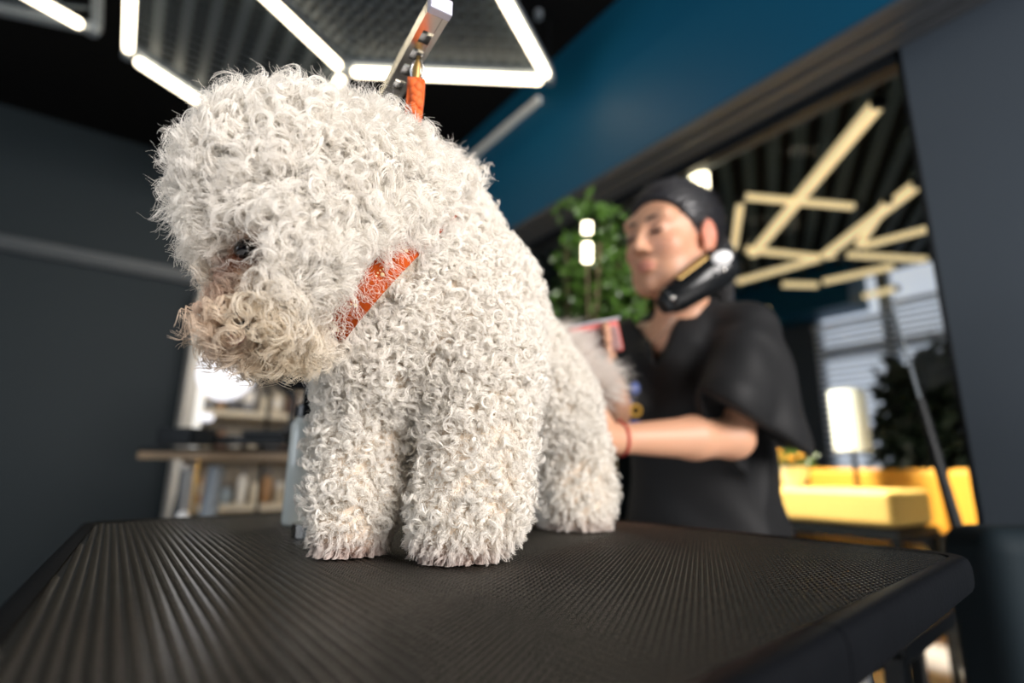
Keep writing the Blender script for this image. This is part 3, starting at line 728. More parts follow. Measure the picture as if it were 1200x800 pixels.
# rounded rubber edging in four pieces with butt joints
def edging(pts):
    m = len(pts); prof = []
    for k in range(11):
        a = math.radians(90 - 180 * k / 10); c_, s_q = math.cos(a), math.sin(a)
        prof.append((.0085 * abs(c_) ** .6, .0140 * math.copysign(abs(s_q) ** .75, s_q)))
    prof = [(-.0055, .0132)] + prof + [(-.0055, -.0138)]
    mb = MB(); v = []
    for i, p in enumerate(pts):
        a = pts[max(i - 1, 0)]; b = pts[min(i + 1, m - 1)]; d = (b - a) / np.linalg.norm(b - a); nrm = np.array([d[1], -d[0]])
        for x, z in prof: v.append((p[0] + nrm[0] * x, p[1] + nrm[1] * x, TZ - .0130 + z))
    n = len(prof); f = [(i * n + k, i * n + k + 1, (i + 1) * n + k + 1, (i + 1) * n + k) for i in range(m - 1) for k in range(n - 1)]
    f += [tuple(range(n - 1, -1, -1)), tuple((m - 1) * n + k for k in range(n))]
    return mb.add(v, f)
ring = [np.array(p) for p in outl]
dens = []
for i in range(len(ring)):
    a, b = ring[i], ring[(i + 1) % len(ring)]; k = max(1, int(np.linalg.norm(b - a) / .03)); dens += [a + (b - a) * j / k for j in range(k)]
dens = np.array(dens); J = [(.262, .1335), (.573, .80), (-.013, .78)]
ji = sorted(int(np.argmin(np.linalg.norm(dens - np.array(j), axis=1))) for j in J)
for s in range(3):
    a, b = ji[s], ji[(s + 1) % 3]
    seg = dens[a:b + 1] if b > a else np.concatenate([dens[a:], dens[:b + 1]])
    seg = seg.copy(); seg[0] += (seg[1] - seg[0]) / np.linalg.norm(seg[1] - seg[0]) * .0012
    edging(seg).build('edge_trim', M['trim'], gt, smooth=True)
for (xa, ya), (xb, yb) in (((.04, .16), (.54, .22)), ((.04, .76), (.52, .86)), ((.04, .16), (.04, .76)), ((.54, .22), (.52, .86))):
    MB().bar((xa, ya, TZ - .041), (xb, yb, TZ - .041), .03, .03).build('under_rail', M['black_metal'], gt)
for x, y, x2, y2 in ((.08, .2, .02, .14), (.50, .24, .54, .16), (.08, .75, .02, .82), (.50, .82, .54, .90)):
    lg = MB().tube([(x, y, TZ - .041), (x2, y2, .015)], .014, 12).build('leg', M['steel'], gt, smooth=True)
    MB().cyl((x2, y2, 0), (x2, y2, .03), .018, n=12).build('rubber_foot', M['black_metal'], lg)

# grooming arm: post behind the dog, slotted steel bar reaching over its head
zb = TZ + .415
tipx = .163
ga = thing('grooming_stand', 'steel grooming arm with a slotted bar reaching over the dog\'s head', 'arm', (.178, .575, TZ))
MB().cyl((.178, .575, TZ), (.178, .575, TZ + .012), .028, n=20).build('clamp_base', M['steel'], ga)
MB().cyl((.178, .575, TZ + .01), (.178, .575, zb + .02), .008, n=14).build('post', M['steel'], ga, smooth=True)
ta = np.array([.156, .326, zb]); tb = np.array([.178, .59, zb]); dd = (tb - ta) / np.linalg.norm(tb - ta); nn_ = np.cross(_z, dd)
# channel with slots: two cheeks and rungs between the slots
mb = MB(); L = np.linalg.norm(tb - ta)
mb.box(ta + dd * L / 2 + nn_ * .0067, (L, .0045, .012), (dd, nn_, _z)).box(ta + dd * L / 2 - nn_ * .0067, (L, .0045, .012), (dd, nn_, _z))
x = 0.0
ws = [(0, .020)] + [(.034 + i * .022, .008) for i in range(11)]
for s0, w0 in ws:
    if s0 + w0 < L: mb.box(ta + dd * (s0 + w0 / 2), (w0, .0095, .010), (dd, nn_, _z))
mb.build('slotted_bar', M['steel'], ga)
MB().box(ta - dd * .003, (.008, .019, .014), (dd, nn_, _z)).build('end_cap', mat('end_cap_grey', (0.55, 0.55, 0.66), .4, .4), ga, bevel=.0015)
# bottle on the table behind the dog's right front paw
bc = onz(350, 614, TZ); 
bt = thing('spray_bottle', 'clear bottle of pale green liquid with a black spray head behind the dog', 'bottle', bc)
sc_ = (bc - CAM) @ FW / 640
Hb = 124 * sc_; rb = 19.5 * sc_
MB().lathe(bc, bc + _z * Hb, [(0, rb * .9), (.02, rb), (.93, rb), (1, rb * .7)], 28).build('body', M['clear'], bt, smooth=True)
MB().lathe(bc + _z * .004, bc + _z * Hb * .62, [(0, rb * .85), (.02, rb * .93), (1, rb * .93)], 28).build('liquid', M['liquid'], bt, smooth=True)
MB().lathe(bc + _z * Hb, bc + _z * (Hb + 40 * sc_), [(0, rb * .82), (.35, rb * .8), (.45, rb * .5), (1, rb * .42)], 20).build('spray_head', M['gloss_black'], bt, smooth=True)
MB().box(bc + _z * (Hb + 44 * sc_) - xr * .01, (.05, .018, .02), (xr, xf, _z)).build('trigger', M['gloss_black'], bt, bevel=.004)

# ================================================================== THE DOG (a white bichon standing on the table, head turned down to the left)
def B(u, v, D): return P(u, v, D)
def px(r, D): return r * D / 640.0
base_dog = onz(560, 640, TZ)
dog = thing('dog', 'fluffy white curly-coated dog standing on the grooming table, head lowered to the left', 'dog', base_dog)
lo = np.array([-0.22, 0.16, TZ - .005]); hi = np.array([0.62, 0.75, TZ + .46])
sc = Sculpt(lo, hi, 0.0035)
def blob(u, v, D, r, k=.02): sc.ell(B(u, v, D), px(r, D), k)
def limb(pts, k=.018):
    for (a, b) in zip(pts[:-1], pts[1:]):
        sc.cone(B(*a[:3]), B(*b[:3]), px(a[3], a[2]), px(b[3], b[2]), k)
# trunk: chest, shoulders, barrel, rump
limb([(478, 395, .475, 82), (540, 355, .52, 76), (560, 370, .60, 62), (598, 420, .66, 50)], .03)
blob(455, 430, .465, 60); blob(545, 400, .475, 74); blob(510, 280, .50, 66)
blob(446, 440, .46, 55); blob(575, 440, .47, 48)
limb([(500, 330, .49, 74), (455, 270, .45, 66), (400, 260, .42, 70)], .03)       # neck
# front legs (upper arm, forearm, paw)
limb([(552, 430, .462, 64), (558, 520, .435, 53), (549, 590, .415, 57)], .02)
limb([(549, 590, .415, 60), (534, 615, .405, 49)], .012)
limb([(450, 440, .475, 54), (428, 520, .455, 47), (422, 580, .435, 46)], .02)
limb([(422, 580, .435, 48), (412, 611, .425, 43)], .012)
# hind legs: thigh down and forward, hock, near-vertical shank, paw
limb([(612, 425, .64, 50), (640, 470, .635, 48), (664, 535, .655, 40), (672, 580, .645, 41), (676, 594, .63, 34)], .02)
limb([(565, 400, .70, 50), (575, 470, .70, 44), (592, 530, .72, 36), (590, 580, .71, 34)], .02)
# head: skull, cheeks, brow, muzzle, chin, ears hanging into the cheek hair
blob(350, 222, .405, 82, .03); blob(312, 242, .395, 62); blob(385, 290, .395, 74, .03); blob(355, 320, .385, 56)
limb([(322, 300, .385, 48), (307, 340, .375, 34), (296, 362, .372, 26)], .02)
limb([(345, 350, .385, 42), (310, 374, .378, 24)], .02)
limb([(420, 215, .42, 60), (432, 290, .41, 42)], .02)
sc.ell(B(292, 294, .350), px(15, .36), .008, 'sub')                          # eye socket
sc.plane_cut((0, 0, TZ + .0015), (0, 0, -1))
V, Q = sc.mesh()
# keep faces only; colours of the skin under the coat
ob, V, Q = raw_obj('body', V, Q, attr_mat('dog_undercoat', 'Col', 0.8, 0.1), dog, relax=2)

def unit_(x): return x / np.maximum(np.linalg.norm(x, axis=-1, keepdims=True), 1e-9)
def smooth01(x, a, b): t = np.clip((x - a) / (b - a), 0, 1); return t * t * (3 - 2 * t)
def near(X, p, r): return np.exp(-(np.linalg.norm(X - p, axis=-1) / r) ** 2)
HC = B(345, 265, .40); MZ = B(262, 362, .37); EY = B(288, 292, .352); MO = B(276, 384, .362)
PAWS = [B(527, 655, .395), B(414, 648, .415), B(680, 616, .63), B(590, 600, .71)]
nring = unit_(cv(-.74, .64, -.16))
dsurf = V[:, :] - CAM; dd_ = dsurf @ FW; uu = 600 + 640 * (dsurf @ RT) / dd_; vv = 400 - 640 * (dsurf @ UP) / dd_
kk = np.hypot(uu - 443, vv - 328) < 5; Dfront = dd_[kk].min(); PF = B(443, 328, Dfront)
e1 = unit_(cv(0, 0, -1.)); e1 = unit_(e1 - nring * (e1 @ nring)); e2 = np.cross(nring, e1)
RR = .058; CR = PF - e1 * RR
q = V - CR; hq = q @ nring; aq = np.arctan2(q @ e2, q @ e1); rq = np.hypot(q @ e2, q @ e1)
band = np.abs(hq) < .009; NA = 72; RAD = np.zeros(NA)
for i in range(NA):
    a_ = 2 * math.pi * i / NA; da = np.abs((aq - a_ + math.pi) % (2 * math.pi) - math.pi); k2 = band & (da < .07) & (rq < .105)
    RAD[i] = rq[k2].max() if k2.any() else RR
for _ in range(8): RAD = (np.roll(RAD, 1) + RAD + np.roll(RAD, -1)) / 3
RAD += -.0025 + .0072 * np.exp(-(((np.arange(NA) + NA // 2) % NA - NA // 2) * 2 * math.pi / NA / .42) ** 2)
def headw(X): return smooth01((X - CR) @ nring, -.004, .012) * smooth01(.20 - np.linalg.norm(X - HC, axis=-1), 0, .06)
def muzw(X): return np.clip(near(X, MZ, .034) * 1.25 + near(X, B(330, 392, .372), .030) * .9 + near(X, B(300, 375, .37), .03) * .8, 0, 1)
def color(X):
    n = len(X); col = np.tile(np.array([.975, .94, .885]), (n, 1))
    m = muzw(X)[:, None]; col = col * (1 - m * .7) + np.array([.90, .76, .54]) * m * .7
    e = np.clip(near(X, EY, .013) * .9 + near(X, B(286, 318, .365), .013) * 1.5 + near(X, B(282, 340, .365), .011) * .9 + near(X, B(312, 305, .36), .008) * .35, 0, 1)[:, None]; col = col * (1 - e) + np.array([.20, .07, .035]) * e
    e = np.clip(near(X, B(288, 372, .365), .011) * .8, 0, 1)[:, None]; col = col * (1 - e) + np.array([.42, .22, .14]) * e
    e = np.clip(near(X, B(270, 345, .365), .017) * .45, 0, 1)[:, None]; col = col * (1 - e) + np.array([.74, .46, .34]) * e
    for i, p in enumerate(PAWS):
        d = np.sqrt((((X - p)[:, :2]) ** 2).sum(1)); z = X[:, 2] - TZ
        f = (np.exp(-(z / .013) ** 2) * np.exp(-(d / .036) ** 2) * (.75, .7, .8, .5)[i])[:, None]
        col = col * (1 - f) + np.array([.46, .20, .14]) * f
    return col
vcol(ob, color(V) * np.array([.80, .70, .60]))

def sample(V, Q, n, R, wfun=None):
    T = np.concatenate([Q[:, [0, 1, 2]], Q[:, [0, 2, 3]]]); a, b, c = V[T[:, 0]], V[T[:, 1]], V[T[:, 2]]
    nr = np.cross(b - a, c - a); ar = np.linalg.norm(nr, axis=1) + 1e-12; w = ar.copy()
    if wfun is not None: w = w * wfun((a + b + c) / 3, nr / ar[:, None])
    t = R.choice(len(T), n, p=w / w.sum()); r1, r2 = R.random(n) ** .5, R.random(n)
    p = a[t] * (1 - r1)[:, None] + b[t] * (r1 * (1 - r2))[:, None] + c[t] * (r1 * r2)[:, None]
    return p, nr[t] / ar[t][:, None]
# smooth vertex normals for steadier flow
def unit_(x): return x / np.maximum(np.linalg.norm(x, axis=-1, keepdims=True), 1e-9)

def grow(name, roots, nrm, dirs, length, curl_r, turns, nh, npt, spread, rad, mat_, parent, cols, R, droop=.0, clump=.55, jit=.25, flat=.75, hair_noise=.0):
    """locks: each root carries a curling guide; nh hairs follow it"""
    n = len(roots); t = np.linspace(0, 1, npt)
    d = unit_(dirs)
    e1 = unit_(np.cross(d, R.normal(size=(n, 3)))); e2 = np.cross(d, e1)
    ph = R.uniform(0, 2 * math.pi, n); sg = np.where(R.random(n) < .5, -1, 1)
    N = n * nh; rep = lambda x: np.repeat(x, nh, axis=0)
    d, e1, e2, ro, nn = rep(d), rep(e1), rep(e2), rep(roots), rep(nrm)
    L = rep(length) * R.uniform(.78, 1.12, N); cr = rep(curl_r) * R.uniform(.8, 1.2, N); tu = rep(turns) * (1 + R.normal(0, .05, N)); p0 = rep(ph) + R.normal(0, jit, N); s = rep(sg)
    off = R.normal(size=(N, 3)) * rep(spread)[:, None]; off -= nn * (off * nn).sum(1, keepdims=True)
    T = t[None, :]
    ang = p0[:, None] + s[:, None] * 2 * math.pi * tu[:, None] * T ** .85
    rad_c = cr[:, None] * T ** .55
    X = (ro + off)[:, None, :] * 1.0 + d[:, None, :] * (L[:, None] * T * (1 - .18 * T))[..., None]
    X = X - off[:, None, :] * (clump * T)[..., None]
    X = X + (e1[:, None, :] * (np.cos(ang) - np.cos(p0)[:, None] * (1 - T) ** 2)[..., None] + e2[:, None, :] * (flat * (np.sin(ang) - np.sin(p0)[:, None] * (1 - T) ** 2))[..., None]) * rad_c[..., None]
    dr = rep(droop) if hasattr(droop, '__len__') else np.full(N, droop)
    X[..., 2] -= (dr * L)[:, None] * T ** 2
    if hair_noise:
        w = R.normal(size=(N, 1, 3)) * hair_noise; X = X + w * (T ** 1.5)[..., None]
    X[..., 2] = np.maximum(X[..., 2], TZ + .0012)
    hc = bpy.data.hair_curves.new(name); hc.add_curves([npt] * N)
    hc.attributes['position'].data.foreach_set('vector', (X - wloc(parent)).astype(np.float32).ravel())
    ra = hc.attributes.get('radius') or hc.attributes.new('radius', 'FLOAT', 'POINT')
    rv = (rad * R.uniform(.7, 1.25, N))[:, None] * (1.02 - .72 * T ** 1.6)
    ra.data.foreach_set('value', rv.astype(np.float32).ravel())
    ca = hc.attributes.new('tint', 'FLOAT_COLOR', 'CURVE')
    cc = np.ones((N, 4), np.float32); cc[:, :3] = np.clip(rep(cols) * R.uniform(.93, 1.05, (N, 1)), 0, 1); ca.data.foreach_set('color', cc.ravel())
    hc.materials.append(mat_); o = bpy.data.objects.new(name, hc); C.objects.link(o); o.parent = parent
    return o
try: S.cycles_curves.shape = 'RIBBONS'
except Exception: pass

fm = bpy.data.materials.new('white_fur'); fm.use_nodes = True; nt = fm.node_tree; nt.nodes.clear()
out = nt.nodes.new('ShaderNodeOutputMaterial'); at = nt.nodes.new('ShaderNodeAttribute'); at.attribute_name = 'tint'
df = nt.nodes.new('ShaderNodeBsdfDiffuse'); tr = nt.nodes.new('ShaderNodeBsdfTranslucent'); gl = nt.nodes.new('ShaderNodeBsdfHair')
gl.component = 'Reflection'; gl.inputs['Offset'].default_value = 0; gl.inputs['RoughnessU'].default_value = .28; gl.inputs['RoughnessV'].default_value = .9
gl.inputs['Color'].default_value = (.9, .88, .84, 1)
m1 = nt.nodes.new('ShaderNodeMixShader'); m1.inputs[0].default_value = .35; m2 = nt.nodes.new('ShaderNodeMixShader'); m2.inputs[0].default_value = .14
nt.links.new(at.outputs['Color'], df.inputs[0]); nt.links.new(at.outputs['Color'], tr.inputs[0])
nt.links.new(df.outputs[0], m1.inputs[1]); nt.links.new(tr.outputs[0], m1.inputs[2]); nt.links.new(m1.outputs[0], m2.inputs[1]); nt.links.new(gl.outputs[0], m2.inputs[2]); nt.links.new(m2.outputs[0], out.inputs[0])

R = np.random.default_rng(5)
def vis(c, n):       # the far side of the dog needs fewer locks, none are dropped
    toc = unit_(CAM - c); f = (n * toc).sum(1); return np.where(f > -.25, 1.0, .35)
def collar_clear(X):
    q = X - CR; h = q @ nring; rad = unit_(q - h[:, None] * nring)
    return (h > -.0088) & (h < .0190) & (np.linalg.norm(X - PF, axis=-1) < .044)
def collar_near(X):
    q = X - CR; h = q @ nring; rad = unit_(q - h[:, None] * nring)
    w = np.exp(-(np.abs(h) / .02) ** 2) * smooth01(.052 - np.linalg.norm(X - PF, axis=-1), 0, .02); return w, np.sign(h)[:, None] * nring
def noise3(X, s, R0):
    out = np.zeros((len(X), 3))
    for _ in range(5):
        k = R0.normal(size=3) * s; p = R0.uniform(0, 6.28, 3); out += np.sin((X @ k)[:, None] + p)
    return out / 2.2
# ---- body and leg coat: short tight curls
n_body = 12500
p, n = sample(V, Q, n_body, R, lambda c, nn: vis(c, nn) * (1 - .97 * (headw(c) > .5)) * (c[:, 2] > TZ + .003))
kk = ~collar_clear(p) & (headw(p) < .6); p, n = p[kk], n[kk]
cw, cd = collar_near(p)
tan = noise3(p, 120, np.random.default_rng(2)); g_ = np.array([0, 0, -1.0])
leg = smooth01(TZ + .15 - p[:, 2], 0, .08)
dirs = n * .8 + g_ * (.18 + .30 * leg)[:, None] + tan * .40 + R.normal(size=p.shape) * .22 + cd * (cw * 1.2)[:, None]
ln = .0150 - .0035 * leg; low = np.clip((p[:, 2] - TZ) / .02, .45, 1)
big = R.random(len(p)) < .75
cr = np.where(big, R.uniform(.0034, .0054, len(p)), R.uniform(.0018, .0030, len(p))) * low * (1 - .5 * leg) * (1 - .4 * cw)
grow('fur', p, n, dirs, ln * R.uniform(.75, 1.25, len(p)) * (1 - .45 * cw), cr, np.where(big, R.uniform(.95, 1.45, len(p)), R.uniform(1.2, 2, len(p))), 10, 14, np.full(len(p), .0009), .00023, fm, dog, color(p), R, droop=.12, clump=.15, jit=.14)
# undercoat: dense short fluff
p, n = sample(V, Q, 50000, R, lambda c, nn: vis(c, nn))
kk = ~(collar_clear(p) & (((p - CR) @ nring) > -.004)); p, n = p[kk], n[kk]
cw, cd = collar_near(p)
dirs = n + R.normal(size=p.shape) * .6 + cd * cw[:, None]
grow('undercoat', p, n, dirs, .0075 * R.uniform(.7, 1.2, len(p)) * (1 - .4 * cw), np.full(len(p), .0013), R.uniform(.8, 1.8, len(p)), 1, 7, np.full(len(p), .0), .00022, fm, dog, color(p) * .97, R)
# ---- head coat: long loose curls
n_head = 6000
p, n = sample(V, Q, n_head, R, lambda c, nn: vis(c, nn) * (headw(c) > .35))
de = np.linalg.norm(p - EY, axis=1); kk = ~collar_clear(p) & (de > .0185); p, n = p[kk], n[kk]; de = de[kk]
cw, cd = collar_near(p)
top = smooth01(p[:, 2] - HC[2], -.005, .05); mz = muzw(p)
cheek = np.clip(1 - top - mz, 0, 1)
awayeye = unit_(p - EY); ae = np.exp(-(de / .028) ** 2)[:, None]
tan = noise3(p, 85, np.random.default_rng(3))
dirs = n * (.72 - .46 * mz - .22 * cheek)[:, None] + np.array([0, 0, 1.]) * (.22 * top)[:, None] + g_ * (.45 * cheek + 1.15 * mz)[:, None] + RT * (.35 * mz)[:, None] + tan * .62 + R.normal(size=p.shape) * .2 + awayeye * ae * .9 + cd * (cw * 1.0)[:, None]
ln = (.0275 * top + .028 * cheek + .022 * mz + .004) * R.uniform(.6, 1.2, len(p)) * (1 - .45 * ae[:, 0]) * (1 - .5 * cw) * (1 - .75 * np.exp(-(np.linalg.norm(p - B(285, 318, .365), axis=1) / .018) ** 2))
loop = R.random(len(p)) < .5
cr = np.where(loop, R.uniform(.0045, .0075, len(p)), R.uniform(.0018, .0032, len(p))); tu = np.where(loop, R.uniform(.8, 1.35, len(p)), ln * R.uniform(50, 72, len(p)))
grow('head_fur', p, n, dirs, ln * np.where(loop, .85, 1), cr, tu, 11, 24, np.full(len(p), .0011), .00024, fm, dog, color(p), R, droop=.2 * cheek + .1 * mz, clump=.05, jit=.11, hair_noise=.0005)
# ---- top layer: larger, clearly coiled locks lying over the coat
p, n = sample(V, Q, 1300, R, lambda c, nn: (vis(c, nn) > .5) * (headw(c) > .4) * (1 - .7 * smooth01(c[:, 2] - HC[2], .02, .07)))
de = np.linalg.norm(p - EY, axis=1); kk = ~collar_clear(p) & (de > .028) & (np.linalg.norm(p - B(285, 325, .365), axis=1) > .02); p, n = p[kk], n[kk]
top = smooth01(p[:, 2] - HC[2], -.005, .05); mz = muzw(p); tan = noise3(p, 60, np.random.default_rng(8)); tan -= n * (tan * n).sum(1, keepdims=True)
dirs = n * (.25 + .25 * top)[:, None] + unit_(tan) * .55 + g_ * (.65 * (1 - top))[:, None] + R.normal(size=p.shape) * .15
grow('curl_fur', p + n * (.010 + .007 * top)[:, None], n, dirs, R.uniform(.014, .026, len(p)), R.uniform(.0040, .0075, len(p)), R.uniform(1.0, 2.1, len(p)), 9, 26, np.full(len(p), .0007), .00026, fm, dog, color(p), R, droop=.15, clump=.1, jit=.07, flat=1.0)
p, n = sample(V, Q, 3000, R, lambda c, nn: (vis(c, nn) > .5) * (headw(c) < .4) * (c[:, 2] > TZ + .03) * (1 - .75 * smooth01(TZ + .15 - c[:, 2], 0, .08)))
kk = ~collar_clear(p); p, n = p[kk], n[kk]
dirs = n * .35 + R.normal(size=p.shape) * .35 + g_ * .45
grow('curl_fur', p + n * .006, n, dirs, R.uniform(.008, .014, len(p)), R.uniform(.0034, .0060, len(p)), R.uniform(1.0, 1.7, len(p)), 9, 20, np.full(len(p), .0006), .00024, fm, dog, color(p), R, droop=.15, clump=.1, jit=.07, flat=1.0)
# ---- flyaway locks round the head
p, n = sample(V, Q, 3400, R, lambda c, nn: (headw(c) > .6) * 1.0)
de = np.linalg.norm(p - EY, axis=1); kk = (de > .02) & (muzw(p) < .5); p, n = p[kk], n[kk]
dirs = n + np.array([0, 0, .25]) * (p[:, 2:] > HC[2]) + R.normal(size=p.shape) * .4
grow('stray_hair', p, n, dirs, R.uniform(.024, .040, len(p)) + .007 * (p[:, 2] > HC[2] + .02), R.uniform(.0012, .0030, len(p)), R.uniform(2.0, 3.4, len(p)), 4, 24, np.full(len(p), .0006), .00013, fm, dog, color(p), R, droop=.1, clump=0, jit=.25, hair_noise=.002)
# ---- tail: wispy plume carried behind the rump
tb0 = B(650, 430, .70)
tl0 = Sculpt(tb0 - .12, tb0 + .16, .004)
tpts = [B(645, 405, .68), B(675, 428, .71), B(698, 446, .725), B(704, 460, .725)]
for a, b, r1, r2 in zip(tpts[:-1], tpts[1:], (.016, .012, .010), (.012, .010, .006)): tl0.cone(a, b, r1, r2, .01)
TV, TQ = tl0.mesh(); to, TV, TQ = raw_obj('tail', TV, TQ, attr_mat('tail_skin', 'Col', .8, .1), dog); vcol(to, np.tile([.72, .6, .5], (len(TV), 1)))
p, n = sample(TV, TQ, 1000, R)
ax_ = unit_(B(745, 440, .74) - B(680, 425, .72))
dirs = n * .6 + ax_ * .75 + R.normal(size=p.shape) * .25
o = grow('tail_fur', p, n, dirs, R.uniform(.03, .052, len(p)), R.uniform(.001, .003, len(p)), R.uniform(.8, 2, len(p)), 5, 12, np.full(len(p), .002), .00016, fm, dog, np.tile([.86, .80, .75], (len(p), 1)), R, hair_noise=.004)

# ---- eye, nose, mouth
ec = B(289, 293, .3575)
MB().ball(ec, .0078, 24, 16).build('eye', M['eye'], dog, smooth=True)
ml = MB()
for a in range(0, 360, 18):
    q = math.radians(a); ml.ball(ec + cv(math.cos(q) * .0082, math.sin(q) * .0068, .001), .0022, 8, 6)
MB().tube([ec + cv(math.cos(math.radians(a)) * .0080, math.sin(math.radians(a)) * .0068, .0002) for a in range(0, 360, 20)], .0018, 8, close=True).build('eyelid', M['nose'], dog, smooth=True)
MB().ball(B(274, 362, .356), (.009, .008, .008), 20, 14).build('nose', M['nose'], dog, smooth=True)
MB().tube([B(300, 374, .350), B(285, 384, .347), B(270, 388, .347), B(258, 385, .350)], [.0025, .004, .004, .002], 10).build('lip', M['nose'], dog, smooth=True)
MB().tube([B(284, 391, .352), B(274, 397, .348), B(268, 402, .347)], [.005, .005, .003], 10).build('tongue', M['tongue'], dog, smooth=True)
for i, (pw, D) in enumerate(((B(500, 664, .388), .388), (B(378, 656, .408), .408), (B(668, 622, .61), .61))):
    for j in range(3):
        q = pw + cv(.009 * j, 0, 0); q[2] = TZ + .004
        MB().lathe(q + cv(0, 0, .004), q + cv(0, 0, -.004) - _z * .002, [(0, .0018), (.5, .002), (1, .0007)], 8).build('claw', mat('claw_%d' % (i * 3 + j), (.35, .22, .16), .4) if i + j == 0 else bpy.data.materials['claw_0'], dog, smooth=True)

# ---- collar (a thing of its own, worn by the dog) and the orange loop that ties it to the arm
col_o = thing('dog_collar', 'burnt orange collar with pale paw prints around the white dog\'s neck', 'collar', CR - _z * RR)
def ringp(q, h, r):
    j = (q % (2 * math.pi)) / (2 * math.pi) * NA; i0 = int(j) % NA; w = j - int(j); r0 = RAD[i0] * (1 - w) + RAD[(i0 + 1) % NA] * w
    return CR + (e1 * math.cos(q) + e2 * math.sin(q)) * (r0 + r) + nring * h
v = []; f = []; nq = 72; pr = [(-.0095, 0), (-.0088, .0009), (0, .0013), (.0088, .0009), (.0095, 0), (.0088, -.0009), (-.0088, -.0009)]
for i in range(nq):
    for h, r in pr: v.append(ringp(2 * math.pi * i / nq, h, r))
m = len(pr); f = [(i * m + k, i * m + (k + 1) % m, ((i + 1) % nq) * m + (k + 1) % m, ((i + 1) % nq) * m + k) for i in range(nq) for k in range(m)]
MB().add(v, f).build('band', M['collar'], col_o, smooth=True)
for q0 in (-.66, -.30, .08, .48):
    pm_ = MB()
    def dot(dq, dh, r):
        c = ringp(q0 + dq / RR, dh, .0016); rd = unit_(c - CR); pm_.ball(c, (r, r * .9, .0005), 10, 5, (nring, np.cross(rd, nring), rd))
    dot(0, -.0010, .0016)
    for a in (-.0027, -.0010, .0010, .0027): dot(a, .0024 - abs(a) * .45, .0007)
    setp(pm_.build('paw_print', M['print'], col_o), 'pale paw print')
ls = thing('leash_loop', 'bright orange webbing loop hanging from the steel bar to the dog\'s neck', 'leash', B(484, 165, .475))
hp = np.array([.1712, .405, zb - .006])
a = B(488, 92, .468)
pts = [a, B(487, 112, .468), B(484, 140, .470), B(480, 170, .474), B(476, 220, .48)]
lb = MB()
for off in (-.0015, .0015):
    q = [pp + cv(off, 0, off) for pp in pts]
    for s, t_ in zip(q[:-1], q[1:]):
        d_ = unit_(t_ - s); x_ = unit_(np.cross(d_, FW)); lb.box((s + t_) / 2, (.0115, .0022, np.linalg.norm(t_ - s) * 1.06), (x_, np.cross(d_, x_), d_))
lb.build('strap', M['orange'], ls, bevel=.0006)
kn = MB()
for i in range(16): kn.ball(B(487 + R.normal() * 2, 98 + i * 4.5, .466) , (.0046, .0042, .0052), 10, 7)
kn.build('knotted_cord', M['orange'], ls, smooth=True)
rr_ = B(489, 82, .47)
MB().tube([rr_ + cv(math.cos(math.radians(a)) * .005, math.sin(math.radians(a)) * .009, 0) for a in range(0, 360, 24)], .0016, 8, close=True).build('ring', M['steel'], ls, smooth=True)
MB().tube([rr_ + cv(-.001, -.009, 0), rr_ + cv(0, .004, 0), rr_ + cv(.001, .012, .001)], [.0035, .003, .002], 10).build('snap_hook', M['gold'], ls, smooth=True)

# ================================================================== THE WOMAN
def dirw(a, b, c): return _r0 * a + _f0 * b + _z * c
HO = P(787, 284, 1.07)
hy = unit_(dirw(-.80, -.58, -.14)); hz = unit_(_z + _r0 * .10 + hy * .0); hz = unit_(hz - hy * (hz @ hy)); hl = -np.cross(hy, hz)   # hl: her left
AX = np.array([hl, hy, hz])
def H(x, y, z): return HO + hl * x + hy * y + hz * z
wf_ = P(822, 640, 1.13); foot0 = np.array([wf_[0], wf_[1], 0.0])
woman = thing('person', 'woman with tied-back black hair in a black V-neck smock, grooming the white dog', 'person', foot0)
fy = unit_(dirw(-.75, -.66, 0)); fl_ = -np.cross(fy, _z)     # torso facing, her left
SL, EL, WL = P(872, 392, 1.06), P(858, 512, .955), P(722, 514, .875)
SR, ER, WR = P(752, 402, 1.20), P(728, 500, 1.12), P(716, 447, 1.02)
NB = P(800, 385, 1.11)
lo = np.minimum.reduce([SL, SR, HO, WR, WL, foot0]) - .20; hi = np.maximum.reduce([SL, SR, HO, WR, WL]) + .24; lo[2] = .03; hi[2] = HO[2] + .15
sk = Sculpt(lo, hi, .0042)
# head
sk.ell(H(0, -.018, .030), (.073, .092, .080), .02, ax=AX)
sk.ell(H(0, .030, -.015), (.059, .058, .078), .025, ax=AX)
sk.cone(H(-.024, .045, -.068), H(.024, .045, -.068), .029, .029, .03)
sk.cone(H(0, .050, -.080), H(0, .070, -.092), .026, .015, .02)
for sx in (-1, 1):
    sk.ell(H(sx * .036, .058, -.022), (.024, .022, .022), .02, ax=AX)
    sk.cone(H(sx * .052, .0, -.055), H(sx * .03, .05, -.085), .022, .018, .025)
sk.cone(H(-.04, .068, .034), H(.04, .068, .034), .014, .014, .02)
for sx in (-1, 1): sk.ell(H(sx * .031, .097, .010), (.017, .014, .011), .012, 'sub', ax=AX)
for sx in (-1, 1): sk.ell(H(sx * .031, .073, .008), (.015, .014, .012), .004, ax=AX)
sk.cone(H(0, .083, .018), H(0, .103, -.020), .0065, .0095, .012); sk.ell(H(0, .102, -.024), (.009, .009, .007), .006, ax=AX)
for sx in (-1, 1): sk.ell(H(sx * .0115, .094, -.027), (.007, .009, .006), .005, ax=AX)
sk.ell(H(0, .086, -.052), (.022, .011, .0065), .006, ax=AX); sk.ell(H(0, .084, -.062), (.019, .011, .007), .005, ax=AX)
sk.ell(H(0, .099, -.0568), (.020, .006, .0012), .002, 'sub', ax=AX)
